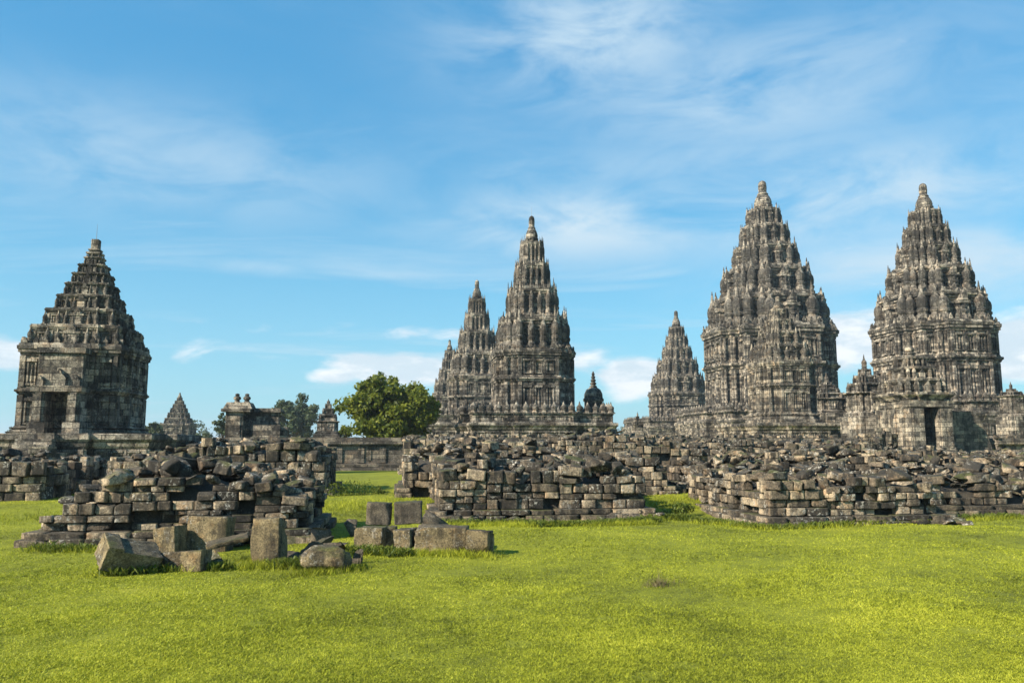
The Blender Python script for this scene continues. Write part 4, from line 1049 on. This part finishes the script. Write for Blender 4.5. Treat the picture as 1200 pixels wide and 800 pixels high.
tree('distant_tree', 'large bluish hazy tree behind the gate remnant with knobs', 345, 459, 520, 170, 33, 0, 9000, .36, 'leaf_far', 202, nclump=60, clump=.22)
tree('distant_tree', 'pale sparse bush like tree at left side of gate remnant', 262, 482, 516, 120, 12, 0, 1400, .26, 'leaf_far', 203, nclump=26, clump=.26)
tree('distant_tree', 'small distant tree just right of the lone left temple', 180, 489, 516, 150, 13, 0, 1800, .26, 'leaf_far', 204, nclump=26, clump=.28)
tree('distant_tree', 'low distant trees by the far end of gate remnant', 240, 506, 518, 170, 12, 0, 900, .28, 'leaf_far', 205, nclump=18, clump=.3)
tree('distant_tree', 'small green shrub tree between pyramid capped shrine and leafy tree', 404, 498, 513, 80, 9, COURT_Z, 900, .16, 'leaf', 206, nclump=18, clump=.3)
rng = np.random.default_rng(9)
cs = []; rd = []
for i in range(420):
    u = rng.uniform(-1.1, 1.1); Y = rng.uniform(430, 620); h = 7 + 9 * (.5 + .5 * math.sin(u * 23) * math.sin(u * 9 + 1)) + (10 if -.66 < u < -.60 else 0)
    cs.append((u * Y, Y, rng.uniform(0, h))); rd.append(rng.uniform(3, 6))
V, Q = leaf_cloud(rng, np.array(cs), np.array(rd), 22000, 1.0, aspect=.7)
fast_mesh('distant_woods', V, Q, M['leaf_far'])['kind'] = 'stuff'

def shrub(label, px, py, zg_, r, h, n, size, mat, seed, name='shrub'):
    rng = np.random.default_rng(seed); p_ = on_z(px, py, zg_); k = 10
    cs = np.c_[rng.normal(size=(k, 2)) * r * .45, rng.uniform(.1, .8, k) * h]; V, Q = leaf_cloud(rng, cs, np.full(k, r * .42), n, size, aspect=.35)
    o = fast_mesh(name, V, Q, M[mat]); o.location = (p_.x, p_.y, float(gz(p_.x, p_.y)) - .02); thing(o, label, 'plant'); return o
shrub('dark bushy weed at the left foot of the sharp cornered right ruin', 794, 600, .1, .42, .45, 900, .05, 'weed', 301)
shrub('green creeper growing on rubble left of the right ruins, lower one', 778, 549, .9, .6, .5, 900, .07, 'weed', 302)
shrub('green bush on rubble above the sunlit left side of right ruin', 838, 545, 1.2, .45, .4, 700, .06, 'weed', 303)
shrub('brown tangled weeds on the grassy bank left of centre', 408, 566, .7, .9, .45, 900, .05, 'weed', 304)
shrub('low weed clump in the grass gap on the bank right side', 443, 572, .5, .3, .25, 300, .05, 'weed', 305)
p_ = on_z(772, 683)
rng = np.random.default_rng(4); V = []; Q = []
for i in range(260):
    a_ = rng.uniform(0, 6.28); r_ = abs(rng.normal()) * .13; b0 = np.array((math.cos(a_) * r_ * 1.5, math.sin(a_) * r_, 0)); tip = b0 + (rng.normal() * .06, rng.normal() * .05, rng.uniform(.03, .12) if i > 10 else rng.uniform(.2, .36)); wv = np.array((math.sin(a_), -math.cos(a_), 0)) * .004
    V += [b0 - wv, b0 + wv, tip]; Q.append((3 * i, 3 * i + 1, 3 * i + 2))
o = fast_mesh('dead_grass', np.array(V), np.array(Q), M['dry']); o.location = (p_.x, p_.y, float(gz(p_.x, p_.y)))
thing(o, 'brown dead grass tuft with thin stalk alone in the lawn', 'plant'); o['kind'] = 'thing'

# ------------------------------------------------------------------ grass
rng = np.random.default_rng(12)
N = 900000
py = 577 + (835 - 577) * rng.random(N) ** .92; u = rng.uniform(-.80, .80, N); dd = CAM_H * F / (py - 520) ; dd = dd * (1 + rng.normal(size=N) * .02)
x = u * dd; y = dd
bare = np.sin(x * 3.1 + np.sin(y * 2.2) * 2) * np.sin(y * 2.7 + np.sin(x * 1.9 + 2) * 2) + .5 * np.sin(x * 9 + 1) * np.sin(y * 8)
spot = ((x + 2.1 - .1 * y) / .55) ** 2 + ((y - 12.2) / .28) ** 2
keep = (y < 36) & ~((bare > 1.02) & (rng.random(N) < .75)) & ~((spot < 1.3) & (rng.random(N) < .8)); x, y, dd = x[keep], y[keep], dd[keep]; N = len(x)
patch = .5 + .25 * np.sin(x * 1.7 + np.sin(y * 1.3) * 1.4) + .25 * np.sin(y * 2.3 + np.sin(x * 2.1 + 1) * 1.6)
h = rng.uniform(.010, .026, N) * (.7 + .6 * patch) * (1 + .012 * dd); wd = rng.uniform(.0032, .0075, N) * (.6 + dd * .07)
an = rng.uniform(0, 2 * np.pi, N); ln = rng.normal(size=(N, 2)) * h[:, None] * 1.1
z = gz(x, y) - .006
wx, wy = np.cos(an) * wd, np.sin(an) * wd
V = np.empty((N, 3, 3)); V[:, 0] = np.c_[x - wx, y - wy, z]; V[:, 1] = np.c_[x + wx, y + wy, z]; V[:, 2] = np.c_[x + ln[:, 0], y + ln[:, 1], z + h]
fast_mesh('grass', V.reshape(-1, 3), np.arange(3 * N).reshape(-1, 3), M['grass'])['kind'] = 'stuff'
# taller unmown grass at the feet of stones and ruins
pts = []
def along(px0, py0, px1, py1, n, sp=.12, z=0.0):
    a_ = on_z(px0, py0, z); b_ = on_z(px1, py1, z)
    for _ in range(n):
        t = rng.random(); c = a_.lerp(b_, t); pts.append((c.x + rng.normal() * sp, c.y + rng.normal() * sp))
for seg in ((120, 676, 190, 668, 420), (185, 671, 240, 668, 300), (235, 668, 345, 664, 700), (345, 674, 425, 668, 400), (412, 650, 580, 653, 900), (285, 660, 300, 655, 160), (300, 663, 330, 664, 260), (40, 645, 120, 648, 250), (515, 618, 600, 621, 400), (600, 623, 765, 616, 1300), (765, 612, 810, 606, 500), (810, 612, 905, 622, 350), (905, 621, 1200, 609, 800)):
    along(*seg)
for seg in ((370, 600, 515, 598, 900), (765, 595, 812, 592, 400), (0, 608, 48, 606, 200)): along(*seg, sp=.5, z=.1)
n_pre = len(pts)
for _ in range(140):
    yy_ = rng.uniform(5, 19); c_ = (rng.uniform(-.7, .7) * yy_, yy_)
    for q_ in range(int(rng.integers(2, 9))): pts.append((c_[0] + rng.normal() * .05, c_[1] + rng.normal() * .05))
n_edge = len(pts); n_t0 = n_pre; tuft_i = np.zeros(n_edge * 4, bool); tuft_i[n_t0 * 4:] = True
pts = np.array(pts); k = 4; pts = np.repeat(pts, k, 0) + rng.normal(size=(len(pts) * k, 2)) * .02; N = len(pts)
h = rng.uniform(.04, .15, N); h[tuft_i] *= .45; wd = rng.uniform(.004, .009, N); an = rng.uniform(0, 6.28, N); ln = rng.normal(size=(N, 2)) * h[:, None] * .5; z = gz(pts[:, 0], pts[:, 1]) - .01
V = np.empty((N, 3, 3)); V[:, 0] = np.c_[pts[:, 0] - np.cos(an) * wd, pts[:, 1] - np.sin(an) * wd, z]; V[:, 1] = np.c_[pts[:, 0] + np.cos(an) * wd, pts[:, 1] + np.sin(an) * wd, z]; V[:, 2] = np.c_[pts + ln, z + h]
fast_mesh('tall_grass', V.reshape(-1, 3), np.arange(3 * N).reshape(-1, 3), M['grass'])['kind'] = 'stuff'

# darker weeds and soil-coloured tufts right at the feet of the ruins
wp = []
for (px0, py0, px1, py1, n_) in ((515, 616, 640, 620, 260), (630, 622, 768, 613, 900), (765, 610, 812, 608, 500), (808, 610, 905, 621, 420), (905, 620, 1090, 613, 500), (1085, 610, 1200, 608, 260), (45, 645, 110, 647, 160), (210, 669, 260, 668, 180), (128, 677, 190, 671, 260), (325, 664, 352, 664, 200), (410, 650, 480, 652, 260)):
    a_ = on_z(px0, py0, 0); b_ = on_z(px1, py1, 0)
    for _ in range(n_):
        if rng.random() < .3 and wp: c = wp[-1]; wp.append((c[0] + rng.normal() * .05, c[1] + rng.normal() * .04)); continue
        c = a_.lerp(b_, rng.random()); wp.append((c.x + rng.normal() * .10, c.y + rng.normal() * .10))
wp = np.repeat(np.array(wp), 4, 0); N = len(wp); wp = wp + rng.normal(size=(N, 2)) * .03
h = rng.uniform(.03, .16, N); wd = rng.uniform(.008, .020, N); an = rng.uniform(0, 6.28, N); ln = rng.normal(size=(N, 2)) * h[:, None] * .6; z = gz(wp[:, 0], wp[:, 1])
dx, dy = np.cos(an) * wd, np.sin(an) * wd; V = np.empty((N, 4, 3)); mid_ = wp + ln * .55
V[:, 0] = np.c_[wp, z]; V[:, 1] = np.c_[mid_[:, 0] + dx, mid_[:, 1] + dy, z + h * .65]; V[:, 2] = np.c_[wp + ln, z + h]; V[:, 3] = np.c_[mid_[:, 0] - dx, mid_[:, 1] - dy, z + h * .65]
fast_mesh('weeds', V.reshape(-1, 3), np.arange(4 * N).reshape(-1, 4), M['weed'])['kind'] = 'stuff'

# ------------------------------------------------------------------ thin morning air
hm = bpy.data.materials.new('haze_air'); hm.use_nodes = True; g = G(hm.node_tree); g.n.clear()
ho = g.node('ShaderNodeOutputMaterial'); hv = g.node('ShaderNodeVolumePrincipled')
hv.inputs['Color'].default_value = (.80, .90, 1, 1); hv.inputs['Density'].default_value = 0.00025; hv.inputs['Anisotropy'].default_value = .2
g.l.new(hv.outputs[0], ho.inputs['Volume'])
Hb = MB(); Hb.box(-3100, 3100, -900, 6200, -2, 62); ho_ = Hb.build('haze', hm); ho_['kind'] = 'stuff'
